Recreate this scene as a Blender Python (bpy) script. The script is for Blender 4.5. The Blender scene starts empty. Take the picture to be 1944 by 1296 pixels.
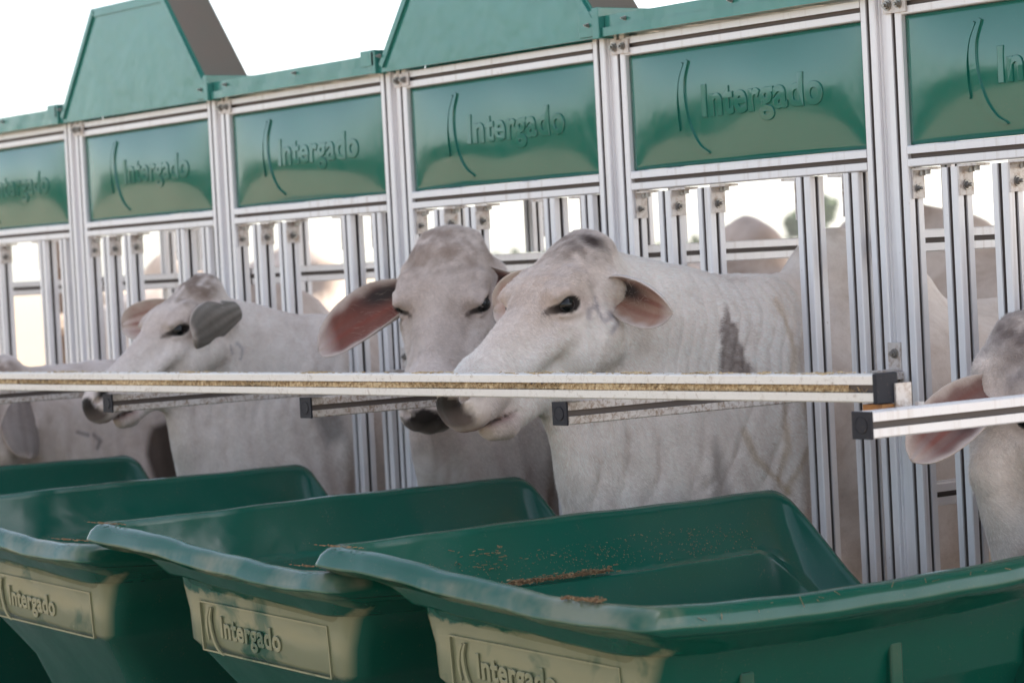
import bpy, bmesh, math, random
import numpy as np
from mathutils import Vector, Matrix
random.seed(7); np.random.seed(7)
S = bpy.context.scene
COL = S.collection
R = math.radians

# ------------------------------------------------------------------ camera
CAM = np.array([4.1394, -3.7806, 1.40]); YAW, PIT, ROL, FPX = 0.647, 0.0285, -0.0514, 5000.0
_F = np.array([-math.cos(YAW)*math.cos(PIT), math.sin(YAW)*math.cos(PIT), -math.sin(PIT)])
_R = np.cross(_F, [0, 0, 1]); _R /= np.linalg.norm(_R); _U = np.cross(_R, _F)
_R2 = _R*math.cos(ROL)+_U*math.sin(ROL); _U2 = -_R*math.sin(ROL)+_U*math.cos(ROL)
cd = bpy.data.cameras.new('camera'); co = bpy.data.objects.new('camera', cd); COL.objects.link(co)
cd.sensor_width = 36.0; cd.lens = FPX/1944*36; cd.clip_end = 3000; cd.clip_start = .05
M = Matrix(((_R2[0], _U2[0], -_F[0], CAM[0]), (_R2[1], _U2[1], -_F[1], CAM[1]), (_R2[2], _U2[2], -_F[2], CAM[2]), (0, 0, 0, 1)))
co.matrix_world = M
cd.dof.use_dof = True; cd.dof.focus_distance = 4.85; cd.dof.aperture_fstop = 6.3
S.camera = co
# ------------------------------------------------------------------ world, sun, exposure
SUN_EL, SUN_AZ = R(47), R(30)          # sun stands behind the fence (+Y), a little to the right
w = bpy.data.worlds.new('World'); S.world = w; w.use_nodes = True
nt = w.node_tree; nt.nodes.clear()
sky = nt.nodes.new('ShaderNodeTexSky'); sky.sky_type = 'NISHITA'; sky.sun_disc = False
sky.sun_elevation = SUN_EL; sky.sun_rotation = SUN_AZ; sky.dust_density = 1.0; sky.air_density = 1.0
bg = nt.nodes.new('ShaderNodeBackground'); bg.inputs[1].default_value = 0.15
wo = nt.nodes.new('ShaderNodeOutputWorld'); hs_ = nt.nodes.new('ShaderNodeHueSaturation'); hs_.inputs['Saturation'].default_value = .56
nt.links.new(sky.outputs[0], hs_.inputs['Color']); nt.links.new(hs_.outputs[0], bg.inputs[0]); nt.links.new(bg.outputs[0], wo.inputs[0])
sl = bpy.data.lights.new('sun', 'SUN'); sl.energy = 4.2; sl.angle = R(.5); sl.color = (1, .93, .80)
so = bpy.data.objects.new('sun', sl); COL.objects.link(so)
sd = Vector((math.sin(SUN_AZ)*math.cos(SUN_EL), math.cos(SUN_AZ)*math.cos(SUN_EL), math.sin(SUN_EL)))
so.rotation_euler = sd.to_track_quat('Z', 'Y').to_euler()
S.view_settings.view_transform = 'Standard'; S.view_settings.look = 'None'; S.view_settings.gamma = 1
S.view_settings.exposure = 1.38
S.cycles.max_bounces = 8; S.cycles.diffuse_bounces = 4

# ------------------------------------------------------------------ materials
def mat(name, base, rough=.5, metal=0, coat=0, nodes=None, spec=.5):
    m = bpy.data.materials.new(name); m.use_nodes = True
    b = m.node_tree.nodes['Principled BSDF']
    b.inputs['Base Color'].default_value = (*base, 1); b.inputs['Roughness'].default_value = rough
    b.inputs['Metallic'].default_value = metal; b.inputs['Coat Weight'].default_value = coat
    b.inputs['Specular IOR Level'].default_value = spec
    if coat: b.inputs['Coat Roughness'].default_value = .06; b.inputs['Coat IOR'].default_value = 1.6
    if nodes: nodes(m.node_tree, b)
    return m
def N(t, typ, **k):
    n = t.nodes.new(typ)
    for a, v in k.items():
        if a in n.inputs: n.inputs[a].default_value = v
        else: setattr(n, a, v)
    return n
def noise(t, scale, detail=4, rough=.6, vec=None, obj=True, dist=0):
    n = N(t, 'ShaderNodeTexNoise'); n.inputs['Scale'].default_value = scale; n.inputs['Detail'].default_value = detail
    n.inputs['Roughness'].default_value = rough; n.inputs['Distortion'].default_value = dist
    if vec is None:
        vec = N(t, 'ShaderNodeNewGeometry').outputs['Position']
    t.links.new(vec, n.inputs['Vector']); return n.outputs['Fac']
def ramp(t, fac, stops):
    r = N(t, 'ShaderNodeValToRGB'); e = r.color_ramp.elements
    while len(e) < len(stops): e.new(.5)
    for el, (p, c) in zip(e, stops):
        el.position = p; el.color = c if len(c) == 4 else (*c, 1)
    t.links.new(fac, r.inputs[0]); return r.outputs[0]
def mixc(t, fac, a, b, mode='MIX'):
    m = N(t, 'ShaderNodeMix', data_type='RGBA', blend_type=mode)
    for i, v in ((0, fac), (6, a), (7, b)):
        if isinstance(v, (int, float)): m.inputs[i].default_value = v
        elif isinstance(v, tuple): m.inputs[i].default_value = (*v, 1) if len(v) == 3 else v
        else: t.links.new(v, m.inputs[i])
    return m.outputs[2]
def bump(t, b, h, strength, dist=.01):
    n = N(t, 'ShaderNodeBump'); n.inputs['Strength'].default_value = strength; n.inputs['Distance'].default_value = dist
    t.links.new(h, n.inputs['Height']); t.links.new(n.outputs[0], b.inputs['Normal'])
def scaled(t, s):
    g = N(t, 'ShaderNodeNewGeometry'); m = N(t, 'ShaderNodeMapping'); m.inputs['Scale'].default_value = s
    t.links.new(g.outputs['Position'], m.inputs[0]); return m.outputs[0]

def n_alu(t, b):
    f = noise(t, 9, 5, .65); streak = noise(t, 1, 3, .6, vec=scaled(t, (60, 60, 2.2)))
    fine = noise(t, 130, 3, .7)
    d1 = ramp(t, f, [(.50, (0, 0, 0)), (.74, (1, 1, 1))]); d2 = ramp(t, streak, [(.56, (0, 0, 0)), (.80, (1, 1, 1))])
    d3 = ramp(t, fine, [(.64, (0, 0, 0)), (.74, (1, 1, 1))])
    m = N(t, 'ShaderNodeMath', operation='MULTIPLY'); t.links.new(d1, m.inputs[0]); t.links.new(d3, m.inputs[1])
    base = mixc(t, f, (.68, .66, .67), (.80, .77, .77))
    c = mixc(t, m.outputs[0], base, (.26, .17, .11))
    m2 = N(t, 'ShaderNodeMath', operation='MULTIPLY'); t.links.new(d2, m2.inputs[0]); m2.inputs[1].default_value = .5
    c = mixc(t, m2.outputs[0], c, (.40, .31, .25))
    t.links.new(c, b.inputs['Base Color'])
    t.links.new(ramp(t, f, [(.3, (.32,)*3), (.7, (.5,)*3)]), b.inputs['Roughness'])
ALU = mat('anodised_aluminium', (.66, .66, .69), .4, .22, nodes=n_alu)
def n_rail(t, b):
    f = noise(t, 14, 5, .65); fine = noise(t, 75, 7, .78, dist=.7); s = noise(t, 1, 4, .65, vec=scaled(t, (2.5, 70, 70)))
    m = N(t, 'ShaderNodeMath', operation='MULTIPLY')
    t.links.new(ramp(t, f, [(.38, (0, 0, 0)), (.62, (1, 1, 1))]), m.inputs[0]); t.links.new(ramp(t, fine, [(.53, (0, 0, 0)), (.70, (1, 1, 1))]), m.inputs[1])
    c = mixc(t, s, (.80, .77, .73), (.66, .60, .54)); c = mixc(t, m.outputs[0], c, (.24, .15, .08))
    t.links.new(c, b.inputs['Base Color']); bump(t, b, fine, .15, .002)
RAILM = mat('dusty_rail_aluminium', (.8, .77, .73), .5, .1, nodes=n_rail)
def n_arm(t, b):
    fine = noise(t, 85, 7, .78, dist=.6); f = noise(t, 12, 4)
    c = mixc(t, f, (.66, .62, .60), (.50, .43, .38)); c = mixc(t, ramp(t, fine, [(.46, (0, 0, 0)), (.62, (1, 1, 1))]), c, (.25, .165, .11))
    t.links.new(c, b.inputs['Base Color'])
ARMM = mat('muddy_arm_aluminium', (.6, .55, .5), .55, .1, nodes=n_arm)
DARK = mat('slot_rubber_and_shade', (.13, .105, .095), .8)  # rubber and dirt tone that also paints the shade inside open slots
CAPM = mat('black_plastic_cap', (.020, .020, .026), .6, spec=.25, nodes=lambda t, b: (t.links.new(mixc(t, ramp(t, noise(t, 180, 4), [(.60, (0, 0, 0)), (.78, (1, 1, 1))]), (.018, .018, .024), (.12, .09, .07)), b.inputs['Base Color'])))
STEEL = mat('zinc_bolt_steel', (.30, .28, .26), .38, .85)
PLATE = mat('dusty_steel_plate', (.6, .55, .5), .5, .3, nodes=lambda t, b: t.links.new(mixc(t, ramp(t, noise(t, 60, 5, .7), [(.48, (0, 0, 0)), (.72, (1, 1, 1))]), (.60, .55, .52), (.30, .19, .12)), b.inputs['Base Color']))
RUST = mat('rusty_block', (.35, .13, .03), .8, nodes=lambda t, b: t.links.new(mixc(t, noise(t, 90, 4), (.50, .21, .05), (.16, .07, .03)), b.inputs['Base Color']))

def n_green(base, dusty, dust=.0, scr=.5, wav=0.25, plate=False, r0=.13, r1=.30):
    def f(t, b):
        n1 = noise(t, 5, 5, .6); n2 = noise(t, 230, 4, .7); n3 = noise(t, 26, 5, .7, dist=.6)
        c = mixc(t, n1, base, dusty)
        m = N(t, 'ShaderNodeMath', operation='MULTIPLY')
        t.links.new(ramp(t, n3, [(.50, (0, 0, 0)), (.75, (1, 1, 1))]), m.inputs[0]); t.links.new(ramp(t, n2, [(.56, (0, 0, 0)), (.72, (1, 1, 1))]), m.inputs[1])
        m2 = N(t, 'ShaderNodeMath', operation='MULTIPLY'); t.links.new(m.outputs[0], m2.inputs[0]); m2.inputs[1].default_value = scr
        c = mixc(t, m2.outputs[0], c, (.20, .15, .09))
        if plate:   # dried dust on the upright front plates, with the ground's tan reflection painted in
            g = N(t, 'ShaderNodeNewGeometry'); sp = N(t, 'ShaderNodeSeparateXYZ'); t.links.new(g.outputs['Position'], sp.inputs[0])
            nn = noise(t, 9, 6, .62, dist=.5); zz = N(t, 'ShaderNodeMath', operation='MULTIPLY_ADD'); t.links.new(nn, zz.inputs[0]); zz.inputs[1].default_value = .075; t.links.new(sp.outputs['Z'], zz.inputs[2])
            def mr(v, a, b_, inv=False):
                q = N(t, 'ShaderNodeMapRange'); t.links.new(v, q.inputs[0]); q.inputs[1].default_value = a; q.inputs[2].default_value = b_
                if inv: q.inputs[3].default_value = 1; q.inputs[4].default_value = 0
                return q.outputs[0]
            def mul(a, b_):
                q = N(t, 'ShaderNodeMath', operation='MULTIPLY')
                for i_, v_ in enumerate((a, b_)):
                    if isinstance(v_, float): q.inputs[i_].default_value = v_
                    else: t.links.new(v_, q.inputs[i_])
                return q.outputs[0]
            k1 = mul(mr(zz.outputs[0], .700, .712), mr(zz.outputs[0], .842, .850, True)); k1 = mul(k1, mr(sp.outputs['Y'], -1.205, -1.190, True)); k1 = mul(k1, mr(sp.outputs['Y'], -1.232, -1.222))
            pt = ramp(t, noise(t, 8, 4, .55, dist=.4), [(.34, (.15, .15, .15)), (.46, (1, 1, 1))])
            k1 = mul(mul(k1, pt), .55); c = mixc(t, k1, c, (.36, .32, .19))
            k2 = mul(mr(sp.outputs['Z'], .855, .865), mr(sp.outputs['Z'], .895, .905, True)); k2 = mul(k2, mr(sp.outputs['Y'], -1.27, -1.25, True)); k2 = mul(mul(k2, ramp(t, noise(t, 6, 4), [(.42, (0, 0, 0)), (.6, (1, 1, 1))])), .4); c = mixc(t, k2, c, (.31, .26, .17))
        t.links.new(c, b.inputs['Base Color'])
        t.links.new(ramp(t, n3, [(.35, (r0,)*3), (.8, (r1,)*3)]), b.inputs['Roughness'])
        bump(t, b, noise(t, 11, 2, .5), wav, .02)
        if wav > .06: t.links.new(b.inputs['Normal'].links[0].from_socket, b.inputs['Coat Normal'])
    return f
PANEL = mat('green_fibreglass_panel', (.02, .2, .14), .18, coat=.30, nodes=n_green((.003, .104, .074), (.005, .135, .096), scr=.22, wav=.03, r0=.08, r1=.22))
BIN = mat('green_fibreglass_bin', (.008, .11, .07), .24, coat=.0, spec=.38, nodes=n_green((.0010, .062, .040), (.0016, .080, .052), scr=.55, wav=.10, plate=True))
HOOD = mat('green_painted_sheet', (.03, .2, .15), .35, coat=.2, nodes=n_green((.020, .150, .122), (.030, .195, .158), scr=.15, wav=.12))
HOODIN = mat('grey_brown_sheet_side', (.2, .16, .13), .5, nodes=lambda t, b: t.links.new(mixc(t, noise(t, 8, 4), (.155, .115, .095), (.115, .12, .10)), b.inputs['Base Color']))  # hood sides grey-brown, unlike the green front sheet

def n_ground(a, c2, c3):
    def f(t, b):
        c = mixc(t, noise(t, .5, 6, .65), a, c2); c = mixc(t, ramp(t, noise(t, 22, 6, .75), [(.45, (0, 0, 0)), (.7, (1, 1, 1))]), c, c3)
        t.links.new(c, b.inputs['Base Color']); bump(t, b, noise(t, 30, 6, .7), .6, .02)
    return f
GROUND = mat('dry_earth', (.4, .3, .2), .95, nodes=n_ground((.42, .32, .22), (.34, .25, .17), (.48, .39, .28)))
CONC = mat('dusty_concrete', (.3, .27, .23), .9, nodes=n_ground((.30, .27, .23), (.24, .21, .17), (.36, .31, .25)))
CHAFF = mat('brown_chaff', (.2, .12, .06), .9, nodes=lambda t, b: t.links.new(ramp(t, noise(t, 140, 3, .7), [(.3, (.09, .045, .02)), (.5, (.20, .11, .05)), (.7, (.40, .27, .14))]), b.inputs['Base Color']))
STRAW = mat('dry_straw_feed', (.42, .29, .14), .85, nodes=lambda t, b: t.links.new(ramp(t, noise(t, 140, 3, .7), [(.3, (.20, .12, .06)), (.48, (.46, .32, .17)), (.68, (.72, .57, .36))]), b.inputs['Base Color']))
WOOD = mat('orange_brown_board', (.4, .2, .08), .7, nodes=lambda t, b: t.links.new(mixc(t, noise(t, 1, 5, .6, vec=scaled(t, (30, 30, 3))), (.50, .25, .09), (.30, .13, .05)), b.inputs['Base Color']))
LEAF = mat('far_foliage', (.05, .09, .03), .7, nodes=lambda t, b: t.links.new(mixc(t, noise(t, 2.0, 3), (.035, .075, .02), (.09, .13, .04)), b.inputs['Base Color']))
BARK = mat('bark', (.12, .08, .05), .9)
ROOF = mat('roof_sheet', (.3, .3, .3), .6)

def n_hide(t, b):
    at = N(t, 'ShaderNodeAttribute', attribute_name='hide'); tc = N(t, 'ShaderNodeTexCoord')
    n1 = noise(t, 7, 6, .7, vec=tc.outputs['Object'], dist=.8); 
    mp = N(t, 'ShaderNodeMapping'); mp.inputs['Scale'].default_value = (2.2, 1.6, .5); t.links.new(tc.outputs['Object'], mp.inputs[0])
    n2 = noise(t, 420, 3, .7, vec=mp.outputs[0]); n3 = noise(t, 60, 4, .7, vec=tc.outputs['Object'], dist=1.5)
    c = mixc(t, ramp(t, n1, [(.35, (.80, .76, .74)), (.65, (1.04, 1.03, 1.02))]), at.outputs['Color'], at.outputs['Color'])
    v = ramp(t, n1, [(.34, (.80, .75, .72)), (.60, (1, 1, 1))]); c = mixc(t, 1.0, at.outputs['Color'], v, 'MULTIPLY')
    v2 = ramp(t, n2, [(.35, (.93, .925, .92)), (.65, (1, 1, 1))]); c = mixc(t, 1.0, c, v2, 'MULTIPLY')
    v3 = ramp(t, n3, [(.32, (.93, .915, .90)), (.5, (1, 1, 1))]); c = mixc(t, 1.0, c, v3, 'MULTIPLY')
    t.links.new(c, b.inputs['Base Color'])
    b.inputs['Sheen Weight'].default_value = .10; b.inputs['Sheen Roughness'].default_value = .4
    ad = N(t, 'ShaderNodeMath', operation='ADD'); sc = N(t, 'ShaderNodeMath', operation='MULTIPLY'); sc.inputs[1].default_value = .35
    t.links.new(n2, sc.inputs[0]); t.links.new(sc.outputs[0], ad.inputs[0]); t.links.new(n3, ad.inputs[1])
    bump(t, b, ad.outputs[0], .28, .005)
HIDE = mat('short_cream_hide', (.6, .55, .5), .66, nodes=n_hide, spec=.14)
EYE = mat('dark_wet_eye', (.004, .0035, .0035), .16, spec=.35)
TAGM = mat('tag', (.5, .4, .1), .5)

# ------------------------------------------------------------------ helpers
def tag(o, label=None, cat=None, group=None, kind=None):
    if label: o['label'] = label
    if cat: o['category'] = cat
    if group: o['group'] = group
    if kind: o['kind'] = kind
    return o
def empty(name, loc, label, cat, group=None):
    o = bpy.data.objects.new(name, None); o.location = loc; COL.objects.link(o); o.empty_display_size = .1
    return tag(o, label, cat, group)
def link(name, me, m, parent=None, smooth=False):
    if m is not None and not me.materials: me.materials.append(m)
    o = bpy.data.objects.new(name, me); COL.objects.link(o)
    if parent is not None:
        o.parent = parent
    if smooth:
        me.polygons.foreach_set('use_smooth', [True]*len(me.polygons))
    return o
class MB:
    def __init__(s): s.v = []; s.f = []; s.dark = set()
    def add(s, v, f):
        n = len(s.v); s.v += [tuple(p) for p in v]; s.f0 = len(s.f); s.f += [tuple(i+n for i in q) for q in f]; return s
    def box(s, a, b):
        x0, y0, z0 = a; x1, y1, z1 = b
        return s.add([(x0, y0, z0), (x1, y0, z0), (x1, y1, z0), (x0, y1, z0), (x0, y0, z1), (x1, y0, z1), (x1, y1, z1), (x0, y1, z1)],
                     [(0, 3, 2, 1), (4, 5, 6, 7), (0, 1, 5, 4), (1, 2, 6, 5), (2, 3, 7, 6), (3, 0, 4, 7)])
    def prism(s, poly, axis, a, b):
        # poly in the two other axes (cyclic order), extruded from a to b
        def P(u, v, t):
            return {'x': (t, u, v), 'y': (v, t, u), 'z': (u, v, t)}[axis]
        n = len(poly); v = [P(u, q, a) for u, q in poly]+[P(u, q, b) for u, q in poly]
        f = [(i, (i+1) % n, n+(i+1) % n, n+i) for i in range(n)]+[tuple(reversed(range(n))), tuple(range(n, 2*n))]
        return s.add(v, f)
    def tslot(s, axis, a, b, c, size, slots='NESW', frac=.24):
        # extruded T slot profile: square with an open slot in each side; c = centre in the other two axes
        h = size/2; g = size*frac/2; d = size*.26; e = size*.05
        P = []
        def side(k, on):
            pts = [(-h, -h+e), (-h+e, -h)] if False else [(-h+e, -h)]
            if on: pts += [(-g, -h), (-g, -h+d*.35), (-g*1.0, -h+d), (g*1.0, -h+d), (g, -h+d*.35), (g, -h)]
            pts += [(h-e, -h), (h, -h+e)]
            ca, sa = [(1, 0), (0, 1), (-1, 0), (0, -1)][k]
            return [(x*ca-y*sa+c[0], x*sa+y*ca+c[1]) for x, y in pts]
        for k in range(4): P += side(k, 'SENW'[k] in slots)
        s.prism(P, axis, a, b); i = 0
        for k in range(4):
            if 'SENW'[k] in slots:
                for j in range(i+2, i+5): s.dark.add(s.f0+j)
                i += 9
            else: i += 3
        return s
    def cyl(s, axis, a, b, c, r, n=14, r2=None):
        P = []
        return s.prism([(c[0]+r*math.cos(2*math.pi*i/n), c[1]+r*math.sin(2*math.pi*i/n)) for i in range(n)], axis, a, b)
    def build(s, name, m, parent=None, smooth=False, off=(0, 0, 0), bevel=0):
        me = bpy.data.meshes.new(name)
        me.from_pydata([(x-off[0], y-off[1], z-off[2]) for x, y, z in s.v], [], s.f); me.update()
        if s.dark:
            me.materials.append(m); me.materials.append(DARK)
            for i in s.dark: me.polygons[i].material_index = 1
        bm = bmesh.new(); bm.from_mesh(me); bmesh.ops.recalc_face_normals(bm, faces=bm.faces)
        if bevel: bmesh.ops.bevel(bm, geom=[e for e in bm.edges], offset=bevel, segments=2, affect='EDGES', profile=.5)
        bm.to_mesh(me); bm.free()
        return link(name, me, m, parent, smooth)

# ------------------------------------------------------------------ ground and surroundings
def ground():
    mb = MB(); mb.add([(-900, -900, 0), (900, -900, 0), (900, 900, 0), (-900, 900, 0)], [(0, 1, 2, 3)])
    tag(mb.build('ground', GROUND), kind='structure')
    mb = MB(); mb.box((-9, -2.6, -.05), (6, 1.4, .06))
    tag(mb.build('concrete_apron', CONC), kind='structure')
ground()
def foliage(name, items, label, cat, seed, kind=None, group=None, leaf=.35, per=260):
    rng = np.random.RandomState(seed); mb = MB()
    for (cx, cy, cz, rx, rz) in items:
        n = per; d = rng.normal(size=(n, 3)); d /= np.linalg.norm(d, axis=1)[:, None]
        rr = rng.uniform(.45, 1.05, n)
        P = d*np.stack([rr*rx, rr*rx, rr*rz], -1)+np.array([cx, cy, cz])
        for p in P:
            if p[2] < .1: continue
            a = rng.normal(size=3); a /= np.linalg.norm(a); b_ = np.cross(a, rng.normal(size=3)); b_ /= np.linalg.norm(b_)
            s = leaf*rng.uniform(.6, 1.4)
            mb.add([p-a*s, p+b_*s*.6, p+a*s, p-b_*s*.6], [(0, 1, 2, 3)])
    o = mb.build(name, LEAF); tag(o, label, cat, group, kind); return o
# a far wood beyond the alley (mirrored in the glossy panels) and one beyond the pens
it = []
rng = np.random.RandomState(3)
for i in range(46):
    x = -75+i*2.6+rng.uniform(-1, 1); it.append((x, -34+rng.uniform(-4, 4), rng.uniform(1.6, 2.6), rng.uniform(2, 3.2), rng.uniform(2, 3.1)))
foliage('far_wood', it, 'dark green belt of trees on the far side of the alley', 'wood', 5, 'stuff', leaf=.5, per=150)
it = []
for i in range(30):
    x = -190+i*6+rng.uniform(-2, 2); it.append((x, 150+rng.uniform(-9, 9), 1.5, rng.uniform(4, 6), rng.uniform(.8, 1.6)))
foliage('distant_treeline', it, 'pale hazy line of trees on the horizon behind the pens', 'treeline', 6, 'stuff', leaf=.7, per=60)
def far_tree(x, y, h, label, seed):
    root = empty('far_tree', (x, y, 0), label, 'tree')
    mb = MB(); mb.prism([(.3*math.cos(a), .3*math.sin(a)) for a in np.linspace(0, 6.28, 8)[:-1]], 'z', 0, h*.5)
    mb.build('trunk', BARK, root)
    o = foliage('crown', [(0, 0, h*.62, h*.30, h*.24), (h*.18, .2, h*.75, h*.2, h*.18), (-h*.2, -.2, h*.55, h*.2, h*.16)], None, None, seed, leaf=.35, per=260); o.parent = root
far_tree(-157, 150, 6.5, 'blurred green tree on the horizon seen through the open gate', 11)
# shade roof high over the feeding line (out of the picture, it keeps the sun off the fence)
def roof():
    r = empty('shade_roof', (-.5, .9, 0), 'high grey sheet roof shading the whole feeding fence', 'roof')
    mb = MB(); n = 60
    x0, x1, y0, y1, z = -3.3, 6.2, .40, 5.2, 3.3
    vs = []
    for i in range(n+1):
        x = x0+(x1-x0)*i/n; dz = .03*(i % 2); vs += [(x, y0, z+dz), (x, y1, z+dz+.25), (x, y0, z+dz+.02), (x, y1, z+dz+.27)]
    fs = []
    for i in range(n):
        a = 4*i; b = a+4; fs += [(a, b, b+1, a+1), (a+2, a+3, b+3, b+2), (a, a+2, b+2, b), (a+1, b+1, b+3, a+3)]
    mb.add(vs, fs); mb.build('roof_sheet', ROOF, r, off=(-.5, .9, 0))
    mb = MB()
    for x in (-3.1, 5.4): mb.box((x-.06, 3.4, 0), (x+.06, 3.52, 3.4))
    mb.box((-3.16, 3.38, 3.4), (5.48, 3.54, 3.5)); mb.build('roof_frame', ALU, r, off=(-.5, .9, 0))
roof()

# ------------------------------------------------------------------ the brand lettering as real relief
def text_mesh(s, height, sx=1.0, depth=.004, bevel=.0015):
    cu = bpy.data.curves.new('t', 'FONT'); cu.body = s; cu.size = 1; cu.extrude = 0; cu.fill_mode = 'BOTH'
    cu.extrude = depth/2/height*.7; cu.bevel_depth = bevel/height*.7; cu.bevel_resolution = 1; cu.offset = .02
    cu.space_character = 1.06; cu.resolution_u = 5
    o = bpy.data.objects.new('t', cu); COL.objects.link(o); bpy.context.view_layer.update()
    me = bpy.data.meshes.new_from_object(o.evaluated_get(bpy.context.evaluated_depsgraph_get()))
    bpy.data.objects.remove(o); bpy.data.curves.remove(cu)
    v = np.array([p.co[:] for p in me.vertices]); f = [tuple(p.vertices) for p in me.polygons]; bpy.data.meshes.remove(me)
    v[:, 0] -= v[:, 0].min(); return v, f
_tv, _tf = text_mesh('Intergado', .07)
_capw = _tv[:, 0].max()
def crescent(pts, wid):
    # closed crescent following a curve; returns polygon side by side
    n = len(pts); L = []; Rr = []
    for i, p in enumerate(pts):
        a = pts[max(0, i-1)]; b = pts[min(n-1, i+1)]; d = np.array(b)-np.array(a); d = d/np.linalg.norm(d); nn = np.array([-d[1], d[0]])
        t = i/(n-1); ww = wid*math.sin(math.pi*min(1, .06+t*.94))**.6*.5+.0004
        L.append(np.array(p)+nn*ww); Rr.append(np.array(p)-nn*ww)
    return L, Rr
def logo(name, parent, W, H, place, m, av=1.0):
    """lettering with two sweeping arcs on its left. place(u, v, d) -> point; u along, v up (origin = left foot of the I), d outwards.
    W = width of the word, H = height of the capital"""
    mb = MB(); sx = W/_capw; capH = .7
    v = [(place(x*sx, y/capH*H, z*H/.07*.1 if False else z/ .0286*.0025)) for x, y, z in _tv]
    mb.add(v, _tf)
    def arc(ctrl, wid, n=26):
        C_ = np.array(ctrl, float)*np.array([W, H*av]); tt = np.linspace(0, len(C_)-1, n); pts = []
        for t_ in tt:
            i_ = min(int(t_), len(C_)-2); f_ = t_-i_; a_, b_, c_, d_ = C_[max(i_-1, 0)], C_[i_], C_[i_+1], C_[min(i_+2, len(C_)-1)]
            pts.append(.5*(2*b_+(c_-a_)*f_+(2*a_-5*b_+4*c_-d_)*f_**2+(3*b_-a_-3*c_+d_)*f_**3))
        L, Rr = crescent(pts, wid); P = []; F = []
        for a, b in zip(L, Rr):
            P += [place(a[0]*1, a[1], -.002), place(a[0]*.9+b[0]*.1, a[1]*.9+b[1]*.1, .0045), place(a[0]*.1+b[0]*.9, a[1]*.1+b[1]*.9, .0045), place(b[0], b[1], -.002)]
        for i in range(n-1):
            q = 4*i
            F += [(q+j, q+j+1, q+j+5, q+j+4) for j in range(3)]
        mb.add(P, F)
    k = H
    arc([(-.160, 1.80), (-.205, 1.35), (-.228, .72), (-.225, .15), (-.205, -.40)], .30*k*av)
    arc([(-.120, 1.88), (-.160, 1.30), (-.168, .70), (-.150, .05), (-.110, -.55), (-.045, -1.02), (.035, -1.22)], .34*k*av)
    o = mb.build(name, m, parent); return o

# ------------------------------------------------------------------ the gates
BAY = .85
bay_words = {-4: 'farthest left, sign cut by the photo edge', -3: 'under the left green hood',
             -2: 'between the two green hoods', -1: 'under the right green hood, behind the frontal head',
             0: 'above the neck of the largest cow', 1: 'at the right edge, sign cut after two letters'}
def bolt(parent, axis, p, d, r=.0085, name='bolt'):
    """axis 'x' or 'y'; p = point on the plate, d = +-1 outward"""
    mb = MB(); x, y, z = p; L = .004
    if axis == 'x':
        mb.cyl('x', x, x+d*.003, (y, z), r*1.25, 16); mb.cyl('x', x+d*.003, x+d*.009, (y, z), r*.9, 6); mb.cyl('x', x+d*.009, x+d*.016, (y, z), r*.45, 10)
    else:
        mb.cyl('y', y, y+d*.003, (z, x), r*1.25, 16); mb.cyl('y', y+d*.003, y+d*.009, (z, x), r*.9, 6); mb.cyl('y', y+d*.009, y+d*.014, (z, x), r*.45, 10)
    return mb.build(name, STEEL, parent)
def pillow(u, v):
    # outward bulge of the sign panel; u, v in -1..1
    return .0135*(1-abs(u)**3.2)**.9*(1-v*v)**.8
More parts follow.
